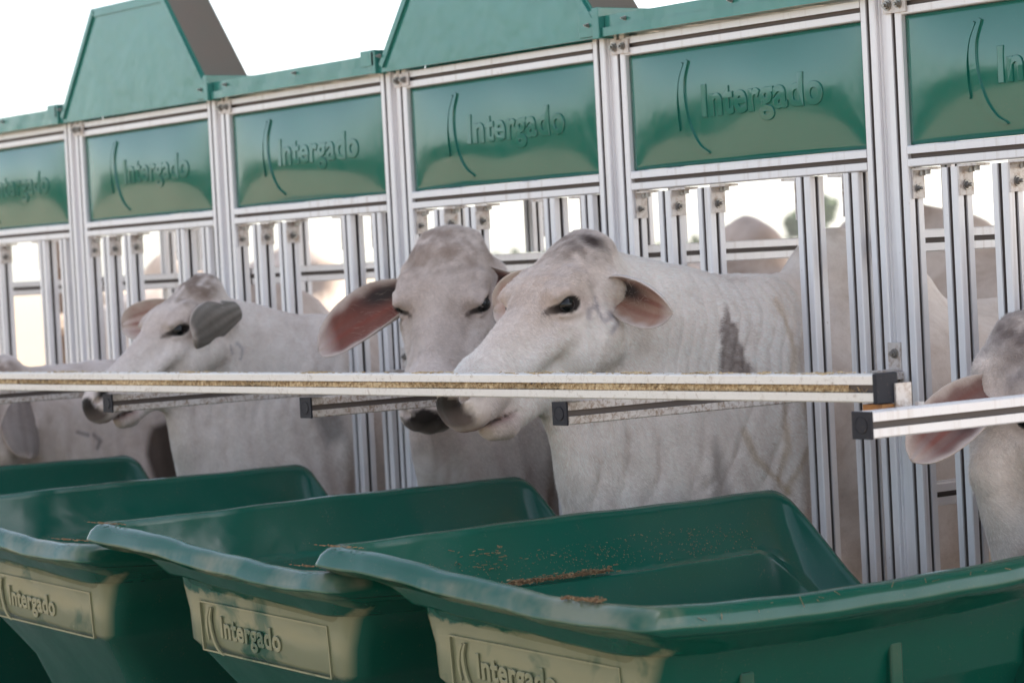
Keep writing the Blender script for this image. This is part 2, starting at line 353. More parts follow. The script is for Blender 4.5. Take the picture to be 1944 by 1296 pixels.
def make_gate(k):
    root = empty('feed_gate', (0, 0, 0), 'green-signed aluminium gate '+bay_words[k], 'feed gate', 'feed gates side by side along the fence')
    s = .042; zt = 1.895
    for X in (-.390, .390):
        m = MB(); m.tslot('z', .09, zt+.004, (X, 0), s); m.build('stile', ALU, root)
    m = MB(); m.tslot('x', -.3685, .3685, (0, 1.874), s); m.build('top_rail', ALU, root)
    m = MB(); m.tslot('x', -.3685, .3685, (0, 1.575), s); m.build('middle_rail', ALU, root)
    m = MB(); m.tslot('x', -.3685, .3685, (0, .30), s); m.build('bottom_rail', ALU, root)
    # sign panel
    x0, x1, z0, z1 = -.3675, .3675, 1.5975, 1.8515
    def surf(u, v): return pillow(u, v)+(1-u*u)*(1-v*v)*.0016*(math.sin(u*4.1+k*2.3)+math.sin(v*2.2+u*2+k*1.7)+.6*math.sin(u*8.3+k))
    nx, nz = 64, 24; mb = MB(); V = []
    for j in range(nz+1):
        for i in range(nx+1):
            u = -1+2*i/nx; v = -1+2*j/nz
            V.append((x0+(x1-x0)*i/nx, -.010-surf(u, v), z0+(z1-z0)*j/nz))
    F = [(j*(nx+1)+i, j*(nx+1)+i+1, (j+1)*(nx+1)+i+1, (j+1)*(nx+1)+i) for j in range(nz) for i in range(nx)]
    nb = len(V); V += [(x0, .004, z0), (x1, .004, z0), (x1, .004, z1), (x0, .004, z1)]
    F += [(nb, nb+1, nb+2, nb+3)]
    F += [tuple([nb+1, nb]+[i for i in range(nx+1)]), tuple([nb+3, nb+2]+[nz*(nx+1)+i for i in reversed(range(nx+1))]),
          tuple([nb, nb+3]+[j*(nx+1) for j in reversed(range(nz+1))]), tuple([nb+2, nb+1]+[j*(nx+1)+nx for j in range(nz+1)])]
    mb.add(V, F); pn = mb.build('sign_panel', PANEL, root, smooth=False)
    for p in pn.data.polygons:
        if len(p.vertices) == 4 and abs(p.normal.y) > .5: p.use_smooth = True
    def place(u, v, d):
        x = -.118+u; z = 1.700+v
        return (x, -.010-surf((x*2-(x0+x1))/(x1-x0), (2*z-z0-z1)/(z1-z0))-d, z)
    logo('lettering', pn, .372, .066, place, PANEL)
    # hanging bars
    for X in (-.26, -.13, .18, .319):
        zz = 1.548 if X < 0 else 1.5525
        m = MB(); m.tslot('z', .322, zz, (X, 0), s); m.build('vertical_bar', ALU, root)
    for i, X in enumerate((-.3685, -.2385, -.1085)):
        m = MB(); y0, y1 = -.020, .020
        if i == 0: y0 = -.012
        m.box((X+.0005, y0, 1.492), (X+.004, y1, 1.552)); m.box((X+.004, y0, 1.547), (X+.048, y1, 1.552))
        br = m.build('hanging_bracket', PLATE, root)
        bolt(br, 'x', (X+.004, 0, 1.512), 1, .0085 if i else .0065); bolt(br, 'x', (X+.0045, .012, 1.540), 1, .004)
        m = MB(); m.cyl('z', 1.547, 1.536, (X+.020, 0), .006, 6); m.cyl('z', 1.547, 1.538, (X+.036, -.003), .006, 6); m.build('bolt', STEEL, br)
    for X in (.1585, .2975):
        m = MB(); m.box((X-.004, -.020, 1.465), (X-.0005, .020, 1.552)); m.box((X-.044, -.020, 1.547), (X-.004, .020, 1.552))
        br = m.build('hanging_bracket', PLATE, root)
        m = MB(); m.cyl('z', 1.547, 1.536, (X-.016, 0), .006, 6); m.build('bolt', STEEL, br)
    # joint plate top left with two bolts
    m = MB(); m.box((-.412, -.0262, 1.858), (-.350, -.0216, 1.890)); br = m.build('joint_plate', PLATE, root)
    bolt(br, 'y', (-.398, -.0262, 1.874), -1, .0085); bolt(br, 'y', (-.368, -.0262, 1.874), -1, .007)
    # hood or capping
    if k in (-3, -1):
        f = -.048; b_ = .095; z0, z1 = 1.898, 2.215; hb, ht = .445, .205
        m = MB(); m.add([(-hb, f, z0), (hb, f, z0), (hb, f, z0+.018), (ht, f, z1), (-ht, f, z1), (-hb, f, z0+.018),
                         (-hb, f+.006, z0), (hb, f+.006, z0), (hb, f+.006, z0+.018), (ht, f+.006, z1), (-ht, f+.006, z1), (-hb, f+.006, z0+.018)],
                        [(0, 1, 2, 3, 4, 5), (11, 10, 9, 8, 7, 6), (0, 6, 7, 1), (1, 7, 8, 2), (2, 8, 9, 3), (3, 9, 10, 4), (4, 10, 11, 5), (5, 11, 6, 0)])
        hd = m.build('hood', HOOD, root)
        m = MB()   # raised folded edges of the front sheet
        def strip(p, q, wd, th=.007):
            p = np.array(p); q = np.array(q); d = (q-p)/np.linalg.norm(q-p); n = np.array([-d[1], d[0]])*wd
            P = [p, q, q+n, p+n]
            m.add([(x, f-th, z) for x, z in P]+[(x, f-.0005, z) for x, z in P], [(0, 1, 2, 3), (7, 6, 5, 4), (0, 4, 5, 1), (1, 5, 6, 2), (2, 6, 7, 3), (3, 7, 4, 0)])
        strip((-hb+.012, z0+.02), (-ht, z1), -.016); strip((ht, z1), (hb-.012, z0+.02), -.016); strip((-ht+.005, z1), (ht-.005, z1), -.024, .005)
        m.build('folded_edge', HOOD, hd)
        m = MB()
        for sg in (-1, 1):
            P = [(sg*(hb-.012), z0+.03), (sg*(ht-.001), z1-.001), (sg*(ht-.001), z1-.007), (sg*(hb-.012), z0+.024)]
            m.prism([(z, x) for x, z in P], 'y', f+.0065, b_)
        m.box((-ht, f+.0065, z1-.009), (ht, b_, z1-.003)); m.build('hood_side', HOODIN, hd)
        m = MB(); m.box((-hb, b_+.001, z0), (hb, b_+.006, z0+.06)); m.build('back_strip', HOOD, hd)
        m = MB(); m.box((.365, f-.006, z0+.004), (.424, f-.0005, z0+.062)); m.box((.4245, f-.016, z0-.004), (.447, b_, z0+.066)); m.build('end_block', HOOD, hd, bevel=.0015)
        m = MB(); m.box((-.462, f-.010, z0-.002), (-.4455, b_, z0+.054)); m.build('end_block', HOOD, hd, bevel=.0015)
        for x, z in ((-.425, z0+.04), (.40, z0+.030)): bolt(hd, 'y', (x, f-.006, z), -1, .004)
    else:
        f = -.046; z0 = 1.898; n = 24; m = MB()
        for dz0, dz1, dy in ((0, .020, -.010), (.020, .047, 0)):
            V = []
            for i in range(n+1):
                x = -.40+.80*i/n; w = .0012*math.sin(x*23+k)+.0008*math.sin(x*51+k*2)
                V += [(x, f+dy+w, z0+dz0), (x, f+dy+w, z0+dz1-.0005), (x, .09, z0+dz1-.0005), (x, .09, z0+dz0)]
            F = []
            for i in range(n):
                q = 4*i; F += [(q+j, q+(j+1) % 4, q+4+(j+1) % 4, q+4+j) for j in range(4)]
            F += [(3, 2, 1, 0), (4*n, 4*n+1, 4*n+2, 4*n+3)]; m.add(V, F)
        cp = m.build('top_capping', HOOD, root)
        m = MB(); m.box((.340, f-.012, z0+.018), (.3995, .092, z0+.058)); m.build('end_block', HOOD, cp, bevel=.0015)
        bolt(cp, 'y', (-.33, f, z0+.034), -1, .004); bolt(cp, 'y', (.02, f, z0+.034), -1, .004)
    root.location = (BAY*k, 0, 0)
    return root
for k in range(-4, 2): make_gate(k)
post_words = {-5: 'at the far left edge of the fence', -4: 'under the left foot of the left green hood', -3: 'under the right foot of the left green hood', -2: 'under the left foot of the right green hood',
              -1: 'above and between the two touching heads', 0: 'thick bright post right of the largest head', 1: 'out at the right edge'}
for k in range(-4, 1):
    r = empty('fence_post', (BAY*k+.425, 0, 0), 'aluminium fence post '+post_words[k], 'post', 'upright posts between the feed gates')
    m = MB(); m.prism([(-.0135, -.012), (-.0095, -.012), (-.0085, -.008), (.0085, -.008), (.0095, -.012), (.0135, -.012), (.0135, .045), (-.0135, .045)], 'z', 0.061, 1.896)
    m.build('upright', ALU, r)
    m = MB(); m.box((-.07, -.06, .0605), (.07, .09, .0725)); m.build('foot_plate', PLATE, r)
# ------------------------------------------------------------------ side partitions behind the fence
pw = {-4: 'farthest left', -3: 'seen left of the smallest visible head', -2: 'seen through the gate left of the frontal head', -1: 'seen between the two touching heads', 0: 'seen above the largest neck', 1: 'seen at the right edge'}
for k in range(-4, 2):
    X = BAY*k-.425
    r = empty('side_partition', (X, .1, 0), 'aluminium rail partition running back from the fence, '+pw[k], 'partition', 'partitions running back from the fence')
    m = MB()
    m.tslot('y', .048, .74, (1.409, 0), .046); o = m.build('top_rail', ALU, r)
    for q in (m,): pass
    for z in (.9, .45):
        m = MB(); m.tslot('y', .048, .74, (z, 0), .046); m.build('lower_rail', ALU, r)
    for y in ((.77,) if k in (0, 1) else (.77, .40)):
        m = MB(); m.tslot('z', .061, 1.62, (0, y-.0), .042) if y == .77 else m.tslot('z', 1.434, 1.62, (0, y), .036); m.build('partition_post', ALU, r)
    if k in (0, -1, 1):
        m = MB(); m.tslot('z', 1.434, 1.62, (0, .16), .030); m.build('partition_post', ALU, r)
    m = MB(); m.tslot('y', .048, .79, (1.64, 0), .036); m.build('upper_rail', ALU, r)
    for c in r.children: c.location = (0, -.1, 0)
# ------------------------------------------------------------------ neck rail and support arms in front
def scatter(mb, n, fn, L=(.006, .018), th=.0007, seed=0, flat=False):
    rg = np.random.RandomState(seed)
    for i in range(n):
        p, up = fn(rg); d = rg.normal(size=3)
        if flat: d = d-np.dot(d, up)*np.array(up)*.9
        d /= np.linalg.norm(d); l = rg.uniform(*L)/2; t = th*rg.uniform(.6, 1.6)
        s = np.cross(d, [.3, .5, .8]); s /= np.linalg.norm(s); u = np.cross(d, s); a = p-d*l; b = p+d*l
        mb.add([a+s*t, a-s*t*.5+u*t, a-s*t*.5-u*t, b+s*t, b-s*t*.5+u*t, b-s*t*.5-u*t], [(0, 1, 4, 3), (1, 2, 5, 4), (2, 0, 3, 5), (0, 2, 1), (3, 4, 5)])
nr = empty('neck_rail', (1.24, -.86, 1.18), 'long dusty aluminium rail with feed packed in its slot, crossing in front of the heads', 'rail')
m = MB(); m.tslot('x', -5.2, 1.222, (-.8595, 1.1815), .043, frac=.30); m.build('rail', RAILM, nr, off=(1.24, -.86, 1.18))
m = MB(); m.box((1.2225, -.8835, 1.1575), (1.2315, -.8355, 1.2055)); m.build('end_cap', CAPM, nr, off=(1.24, -.86, 1.18), bevel=.002)
m = MB(); V = []; rg = np.random.RandomState(2); n = 1500; F = []
for i in range(n+1):
    x = -5.1+6.26*i/n; e = .0095+.0028*(rg.rand()-.5)+.0025*math.sin(x*7)+.002*math.sin(x*19+1)
    if x > .72: e = .0115
    V += [(x, -.8775+e-.0075, 1.1758), (x, -.8775+e-.009+.003*rg.rand(), 1.1815), (x, -.8775+e-.0055, 1.1875-.0015*rg.rand())]
for i in range(n): q = 3*i; F += [(q, q+3, q+4, q+1), (q+1, q+4, q+5, q+2)]
m.add(V, F)
scatter(m, 2600, lambda r: (np.array([r.uniform(-4.5, .75), -.8775+r.uniform(0, .004), 1.1815+r.uniform(-.0055, .0045)]), (0, -1, 0)), (.003, .010), .0006, 4)
scatter(m, 160, lambda r: (np.array([r.uniform(.70, 1.2), -.876+r.uniform(0, .005), 1.1815+r.uniform(-.006, -.001)]), (0, -1, 0)), (.003, .010), .0006, 5)
o = m.build('slot_feed', STRAW, nr, off=(1.24, -.86, 1.18)); o['kind'] = 'stuff'
m = MB()
cl = [.0, .35, .62, .95, -.4, -.9, -1.5, -2.1, .8, 1.08]
scatter(m, 420, lambda r: (np.array([cl[r.randint(len(cl))]+r.normal()*.03, r.uniform(-.879, -.842), 1.2035+abs(r.normal())*.0012]), (0, 0, 1)), (.004, .014), .0006, 6, True)
scatter(m, 200, lambda r: (np.array([r.uniform(-3, 1.2), r.uniform(-.879, -.842), 1.2035+abs(r.normal())*.001]), (0, 0, 1)), (.004, .012), .0006, 7, True)
tag(m.build('straw_on_rail', STRAW), 'loose bits of dry straw lying along the top of the long rail', 'straw', kind='stuff')
arm_words = {1: 'at the right edge, its black cap just below the long rail end', 0: 'under the long rail beside the largest jaw', -1: 'under the long rail left of the frontal head',
             -2: 'under the long rail just right of the left nose', -3: 'farthest left, its end hidden behind the long rail'}
tips = {1: -.965, 0: -.88, -1: -.875, -2: -.872, -3: -.87}
for k in range(-3, 2):
    X = .425+BAY*k; yt = tips[k]
    r = empty('support_arm', (X, 0, 1.13), 'aluminium arm '+arm_words[k], 'support arm', 'arms carrying the long rail')
    off = (X, 0, 1.13)
    m = MB(); m.tslot('y', yt+.008, -.0225, (1.132, X), .041, frac=.27); m.build('arm', ARMM if k < 1 else ALU, r, off=off)
    m = MB(); m.box((X-.0212, yt+.0030, 1.1108), (X+.0212, yt+.0075, 1.1532)); m.cyl('y', yt+.0022, yt+.0030, (1.132, X), .013, 20); m.build('end_cap', CAPM, r, off=off, bevel=.0012)
    m = MB(); m.box((X-.019, -.024, 1.1535), (X-.015+.03, -.0195, 1.21)) ; m.box((X-.019, -.075, 1.1535), (X+.015, -.0245, 1.157)); br = m.build('corner_bracket', PLATE, r, off=off)
    bb = bolt(br, 'y', (X, -.024, 1.188), -1, .008); bb.data.transform(Matrix.Translation((-X, 0, -1.13)))
    if k == 1:
        pass
m = MB(); m.box((1.2325, -.846, 1.143), (1.2365, -.812, 1.188)); m.box((1.2365, -.846, 1.143), (1.285, -.80, 1.1475)); m.cyl('z', 1.1475, 1.158, (1.262, -.822), .0075, 6)
r = m.build('rail_bracket', PLATE); tag(r, 'small angle plate with a bolt behind the black cap of the long rail', 'bracket')
m = MB(); m.box((1.188, -.872, 1.1395), (1.230, -.84, 1.1565)); tag(m.build('spacer_block', RUST), 'rusty orange spacer block under the black cap of the long rail', 'spacer block')

# ------------------------------------------------------------------ feed bins
BW, BY0, BY1 = .89, -1.345, -.235
def rrect(x0, x1, y0, y1, r, n=6, mx=22, my=22):
    """rounded rectangle, counter-clockwise from front-left; constant vertex count"""
    P = []
    def arc(cx, cy, a0): return [(cx+r*math.cos(a0+math.pi/2*i/n), cy+r*math.sin(a0+math.pi/2*i/n)) for i in range(n+1)]
    def seg(a, b, m): return [(a[0]+(b[0]-a[0])*i/m, a[1]+(b[1]-a[1])*i/m) for i in range(1, m)]
    c = [arc(x0+r, y0+r, math.pi), arc(x1-r, y0+r, 1.5*math.pi), arc(x1-r, y1-r, 0), arc(x0+r, y1-r, .5*math.pi)]
    for i in range(4):
        P += c[i]; P += seg(c[i][-1], c[(i+1) % 4][0], mx if i % 2 == 0 else my)
    return P
def sst(x): x = min(1, max(0, x)); return x*x*(3-2*x)
def rimz(x, y, u=1):
    fx = x/BW; fy = (y-BY0)/(BY1-BY0)
    z = -.047*sst(fx*1.15) - .016*sst((fx-.7)/.3)*math.sin(math.pi*min(1, max(0, fy)))*1.2
    return z
def notch(x, y):
    # neck cut-out in the rear edge, facing the gate
    d = min(x, BW-x); t = min(1, max(0, (d-.012)/.26)); 
    return -.20*(t if t < .8 else .8+.2*sst((t-.8)/.2))*1.0
LEVELS = [  # dz, inset side, inset front, inset back, radius, notch weight
    (-.150, .120, .118, .040, .05, 0, 'out'), ]
def make_bin(X0, i, label):
    ZR = .938
    root = empty('feed_bin', (X0+BW/2, -.8, .06), label, 'feed bin', 'green feed bins in a row')
    # (dz, side inset, front inset, back inset, corner radius, notch weight)
    out = [(-.878+.06, .27, .36, .20, .04, 0), (-.62, .25, .33, .17, .05, .0), (-.34, .205, .215, .12, .05, .15), (-.240, .158, .146, .085, .045, .4), (-.228, .148, .138, .08, .045, .45), (-.170, .144, .136, .075, .045, .6),
           (-.108, .120, .132, .065, .05, .8), (-.096, .108, .126, .06, .05, .86), (-.082, .090, .108, .055, .05, .9), (-.066, .068, .078, .05, .05, .94), (-.056, .058, .060, .045, .045, .96), (-.050, .054, .054, .042, .04, 1),
           (-.049, .020, .026, .022, .035, 1), (-.036, .0015, .004, .0015, .03, 1), (-.034, 0, 0, 0, .03, 1), (-.030, .0015, .002, .002, .03, 1), (-.016, .007, .007, .006, .032, 1), (-.006, .015, .015, .012, .034, 1), (0, .027, .027, .022, .034, 1), (-.004, .040, .040, .032, .034, 1),
           (-.014, .047, .047, .037, .034, 1), (-.040, .060, .060, .046, .05, .98), (-.075, .090, .086, .060, .055, .95), (-.094, .106, .100, .066, .06, .92), (-.099, .111, .104, .071, .06, .92),
           (-.102, .134, .122, .092, .06, .92), (-.106, .140, .127, .098, .06, .92), (-.170, .152, .155, .108, .05, .85), (-.190, .170, .165, .115, .05, .7), (-.34, .22, .24, .15, .06, .2), (-.45, .30, .36, .25, .09, 0)]
    V = []; F = []; n_ = len(rrect(0, 1, 0, 1, .1)); rg = np.random.RandomState(40+i); ph = rg.rand(4)*6.28
    for (dz, si, fi, bi, r, nwt) in out:
        sr = si*(.45 if dz > -.0495 and si < .05 and len(V) < n_ * 18 else 1)
        P = rrect(si, BW-sr, BY0+fi, BY1-bi, r); n = len(P)
        for (x, y) in P:
            fade = sst(1-(-dz)/.5)
            back = sst((y-(BY1-bi-.09))/.085)
            xo = x if si < .05 else x
            z = ZR+dz+rimz(x, y)*fade+notch(BW/2+(x-BW/2)*(BW/2)/(BW/2-si*.55), y)*nwt*back
            wz = (.0014*math.sin(x*21+y*9+ph[0])+.0008*math.sin(x*47-y*33+ph[1]))*min(1, max(0, 1+dz/.4))
            V.append((X0+x, y+.0010*math.sin(x*33+ph[2]+z*20), z+wz))
    L = len(out)
    for l in range(L-1):
        for j in range(n): F.append((l*n+j, l*n+(j+1) % n, (l+1)*n+(j+1) % n, (l+1)*n+j))
    F.append(tuple(reversed(range(n)))); F.append(tuple(range((L-1)*n, L*n)))
    mb = MB(); mb.add(V, F); off = tuple(root.location)
    b = mb.build('bin_shell', BIN, root, smooth=True, off=off)
    # label plate frame on the front face and the lettering
    yf = BY0+.136
    def fy(z):
        t = (ZR-.047-z-.108)/.120; return BY0+.132+.006*min(1.1, max(-.2, t))
    zc = ZR-.168-.038
    def place(u, v, d):
        x = X0+.295+u; z = zc-.018+v-(u-.1)*.05
        return (x, fy(z)-d*.55-.0008, z)
    m = MB(); hx0, hx1, hz0, hz1 = X0+.222, X0+.675, zc-.052, zc+.046
    def bar(a, b_, c, d):
        sl = -.035
        P = [(a, c), (b_, c), (b_, d), (a, d)]; P = [(x, z+sl*(x-X0-.44)) for x, z in P]
        m.add([(x, fy(z)-.0022, z) for x, z in P]+[(x, fy(z)+.004, z) for x, z in P], [(0, 1, 2, 3), (0, 4, 5, 1), (1, 5, 6, 2), (2, 6, 7, 3), (3, 7, 4, 0)])
    bar(hx0, hx1, hz0, hz0+.0035); bar(hx0, hx1, hz1-.0035, hz1); bar(hx0, hx0+.004, hz0+.0035, hz1-.0035); bar(hx1-.004, hx1, hz0+.0035, hz1-.0035)
    fr = m.build('label_frame', BIN, root, off=off)
    lg = logo('lettering', fr, .215, .040, place, BIN, .72); lg.data.transform(Matrix.Translation((-off[0], -off[1], -off[2])))
    if i == 0:
        m = MB()
        for y in (-1.02, -.69, -.36):
            x = X0+BW-.150; m = MB(); m.box((x-.02, y-.014, .52), (x+.016, y+.014, .745+.02*(y+1)))
            m.build('rib', BIN, root, off=off, bevel=.004)
    for sx in (.33, BW-.33):
        for sy in (-.95, -.50): m = MB(); m.tslot('z', .0605, .125, (X0+sx, sy), .05); m.build('bin_foot', ALU, root, off=off)
    return root
bx = [.30, -.53, -1.43, -2.31]
blab = ['nearest green feed bin with a line of chaff inside and ribs on its right side', 'second nearest green feed bin, in front of the largest head, whole label showing', 'third green feed bin from the right, its label near the left edge', 'farthest green feed bin at the left edge below the hanging ear']
for i, X in enumerate(bx): make_bin(X, i, blab[i])
# straw in and on the bins
m = MB(); X0 = .30
def led(r):
    y = r.uniform(-1.12, -.78)+r.normal()*.01; return (np.array([X0+.123+abs(r.normal())*.006, y, .838+abs(r.normal())*.004-.0*(y)]), (0, 0, 1))
scatter(m, 750, led, (.003, .011), .0008, 20, True)
def wall(r):
    y = r.uniform(-1.2, -.4); t = r.uniform(0, 1)**1.3; return (np.array([X0+.057+t*.06, y, .938-.040-t*.058]), (.7, 0, .7))
scatter(m, 900, wall, (.001, .0035), .00032, 21, True)
scatter(m, 60, lambda r: (np.array([X0+.058+.05*r.rand(), -1.02+r.normal()*.05, .905-.04*r.rand()]), (0, 0, 1)), (.004, .012), .0006, 22, True)
scatter(m, 160, lambda r: (np.array([X0+BW-.12-r.uniform(0, .09)*1.0+.0, BY0+.022+r.uniform(-.008, .012), .892+abs(r.normal())*.002]), (0, 0, 1)), (.003, .010), .0007, 23, True)
for X1, y1, zz in ((.36, -1.325, .935), (-.475, -1.32, .935), (-.53+.80, -1.322, .895), (-1.43+.8, -1.322, .895)):
    scatter(m, 34, lambda r: (np.array([X1+r.normal()*.035, y1+r.uniform(-.008, .008), zz+.003]), (0, 0, 1)), (.003, .010), .0006, 24, True)
scatter(m, 16, lambda r: (lambda y: (np.array([X0+BW-.002+.003*r.rand(), y, .862+.010*r.rand()]), (0, 0, 1)))(r.uniform(-1.3, -.45)), (.006, .020), .00045, 25)
tag(m.build('straw_in_bin', CHAFF), 'brown chaff and straw bits lying on the ledge and rim of the bins', 'chaff', kind='stuff')
HAIRM = mat('pale_hair', (.45, .35, .28), .6)
FURM = mat('coat_fur', (.6, .5, .45), .6, spec=.2, nodes=lambda t, b: t.links.new(N(t, 'ShaderNodeAttribute', attribute_name='hide').outputs['Color'], b.inputs['Base Color']))
# ------------------------------------------------------------------ cattle: one continuous skin each, grown from a distance field
def smin(a, b, k):
    h = np.clip(.5+.5*(b-a)/k, 0, 1); return b*(1-h)+a*h-k*h*(1-h)
def axis_steps(lo, hi, f0, f1, fine, coarse):
    xs = [lo]
    while xs[-1] < hi:
        x = xs[-1]; d = 0 if f0 <= x <= f1 else min(abs(x-f0), abs(x-f1)); xs.append(x+min(coarse, fine+d*.10))
    return np.array(xs, np.float32)
def surface_nets(xs, ys, zs, V):
    nx, ny, nz = V.shape; neg = V < 0
    c = np.zeros((nx-1, ny-1, nz-1), np.int8)
    for i in (0, 1):
        for j in (0, 1):
            for k in (0, 1): c += neg[i:nx-1+i, j:ny-1+j, k:nz-1+k]
    act = (c > 0) & (c < 8); I, J, K = np.nonzero(act); idx = -np.ones(act.shape, np.int32); idx[I, J, K] = np.arange(len(I))
    P = np.zeros((len(I), 3)); W = np.zeros(len(I)); G = [xs, ys, zs]
    def cv(i, j, k): return V[I+i, J+j, K+k]
    def pos(i, j, k): return np.stack([xs[I+i], ys[J+j], zs[K+k]], -1)
    for ax in range(3):
        for a in (0, 1):
            for b in (0, 1):
                o0 = [a, b]; o0.insert(ax, 0); o1 = [a, b]; o1.insert(ax, 1)
                v0, v1 = cv(*o0), cv(*o1); m = (v0 < 0) != (v1 < 0)
                t = np.where(m, v0/np.where(m, v0-v1, 1), 0)[:, None]
                p = pos(*o0)*(1-t)+pos(*o1)*t; P += np.where(m[:, None], p, 0); W += m
    P /= W[:, None]; quads = []
    for ax in range(3):
        sl0 = [slice(None)]*3; sl1 = [slice(None)]*3; sl0[ax] = slice(0, -1); sl1[ax] = slice(1, None)
        a, b = neg[tuple(sl0)], neg[tuple(sl1)]; m = a != b; o = [q for q in range(3) if q != ax]
        for q in o:
            s = [slice(None)]*3; s[q] = 0; m[tuple(s)] = False; s[q] = -1; m[tuple(s)] = False
        E = np.array(np.nonzero(m)).T; flip = a[tuple(E.T)]
        def cell(d0, d1):
            e = E.copy(); e[:, o[0]] -= d0; e[:, o[1]] -= d1; return idx[tuple(e.T)]
        q = np.stack([cell(1, 1), cell(0, 1), cell(0, 0), cell(1, 0)], -1)
        if ax == 1: flip = ~flip
        q[~flip] = q[~flip][:, ::-1]; quads.append(q)
    return P, np.concatenate(quads)
def dirm(yaw, pitch, roll=0):
    """columns h (along the head), w (towards the animal's left, +b), v (dorsal) in local a, b, c"""
    h = np.array([math.cos(yaw)*math.cos(pitch), math.sin(yaw)*math.cos(pitch), -math.sin(pitch)])
    v = np.array([math.cos(yaw)*math.sin(pitch), math.sin(yaw)*math.sin(pitch), math.cos(pitch)])
    w = np.cross(v, h)
    w2 = w*math.cos(roll)+v*math.sin(roll); v2 = v*math.cos(roll)-w*math.sin(roll)
    return np.stack([h, w2, v2], 1)
def cap(p, A, B, ra, rb, sy=1.0, yaxis=1):
    """tapered capsule; the second coordinate is squeezed by sy"""
    x, y, z = p; x = x-A[0]; y = (y-A[1])/sy; z = z-A[2]
    d = np.array([B[0]-A[0], (B[1]-A[1])/sy, B[2]-A[2]]); L = float(d@d)
    t = np.clip((x*d[0]+y*d[1]+z*d[2])/max(L, 1e-9), 0, 1)
    return np.sqrt((x-t*d[0])**2+(y-t*d[1])**2+(z-t*d[2])**2)-(ra+(rb-ra)*t)
def vnoise(P, s, seed=0):
    """lattice value noise, two octaves, about -1..1"""
    def one(Q, sd):
        I = np.floor(Q).astype(np.int64); f = Q-I; f = f*f*(3-2*f); o = np.zeros(len(Q))
        for c in range(8):
            d = np.array([c & 1, (c >> 1) & 1, c >> 2]); J = I+d; h = (J[:, 0]*73856093 ^ J[:, 1]*19349663 ^ J[:, 2]*83492791 ^ sd*2654435) & 0x7fffffff
            h = (h ^ (h >> 13))*1274126177 & 0x7fffffff; h = (h ^ (h >> 15)) & 0xffff
            o += np.prod(np.where(d, f, 1-f), axis=1)*(h/32767.5-1)
        return o
    return (one(P*s*1.3, seed)+.5*one(P*s*2.9+7.3, seed+5))*1.05
EYE_POS = np.array([.198, .086, -.078])
def head_field(q):
    h, w, v = q; aw = np.sqrt(w*w+.0001); Q = (h, aw, v)
    d = cap(Q, (.035, 0, -.075), (.17, 0, -.088), .072, .094, 1.0)
    d = smin(d, cap(Q, (-.012, 0, -.034), (.03, 0, -.04), .044, .05, 1.6), .035)
    d = smin(d, cap(Q, (.07, 0, -.055), (.15, 0, -.058), .062, .066, 1.32), .03)
    d = smin(d, cap(Q, (.18, 0, -.088), (.44, 0, -.078), .085, .053, .84), .03)
    d = smin(d, cap(Q, (.44, 0, -.082), (.515, 0, -.084), .055, .054, 1.15), .025)
    d = smin(d, cap(Q, (.16, 0, -.165), (.29, 0, -.165), .072, .056, .82), .04)
    d = smin(d, cap(Q, (.29, 0, -.165), (.45, 0, -.160), .050, .031, 1.05), .03)
    d = smin(d, cap(Q, (.455, 0, -.164), (.487, 0, -.158), .027, .022, 1.5), .018)
    d = smin(d, cap(Q, (.13, .055, -.15), (.21, .050, -.15), .062, .052), .035)          # cheek
    d = smin(d, cap(Q, (.125, .070, -.030), (.195, .074, -.022), .028, .020), .024)         # brow
    d = smin(d, cap(Q, (.225, .076, -.092), (.36, .050, -.098), .017, .014), .028)         # cheek bone
    d = smin(d, cap(Q, (.055, .070, -.090), (.045, .088, -.088), .036, .026), .03)       # ear root
    d = smin(d, cap(Q, (.505, .030, -.050), (.528, .034, -.062), .020, .018), .012)       # nostril wing
    e = cap(Q, (0.1700, .112, -0.0520), (0.2050, .106, -0.0410), .0155, .0135); d = -smin(-d, e, .010)      # eye socket
    d = smin(d, cap(Q, (0.1560, .091, -0.0450), (0.1750, .0935, -0.0225), .0065, .0080), .008)       # upper lid
    d = smin(d, cap(Q, (0.1750, .0935, -0.0225), (0.2120, .0905, -0.0165), .0080, .0060), .008)
    d = smin(d, cap(Q, (0.1720, .093, -0.0740), (0.2220, .086, -0.0540), .006, .005), .009)          # lower lid
    d = smin(d, cap(Q, (0.1720, .086, -0.0940), (0.2350, .078, -0.0710), .008, .006), .012)          # bag under it
    e = cap(Q, (.536, .036, -.060), (.520, .052, -.048), .0105, .008); d = -smin(-d, e, .006)
    e = np.minimum(cap((h, 0*h, v), (.60, 0, -.126), (.50, 0, -.134), .0048, .0040), cap((h, 0*h, v), (.50, 0, -.134), (.410, 0, -.158), .0040, .0008))
    d = -smin(-d, e, .006)
    return d
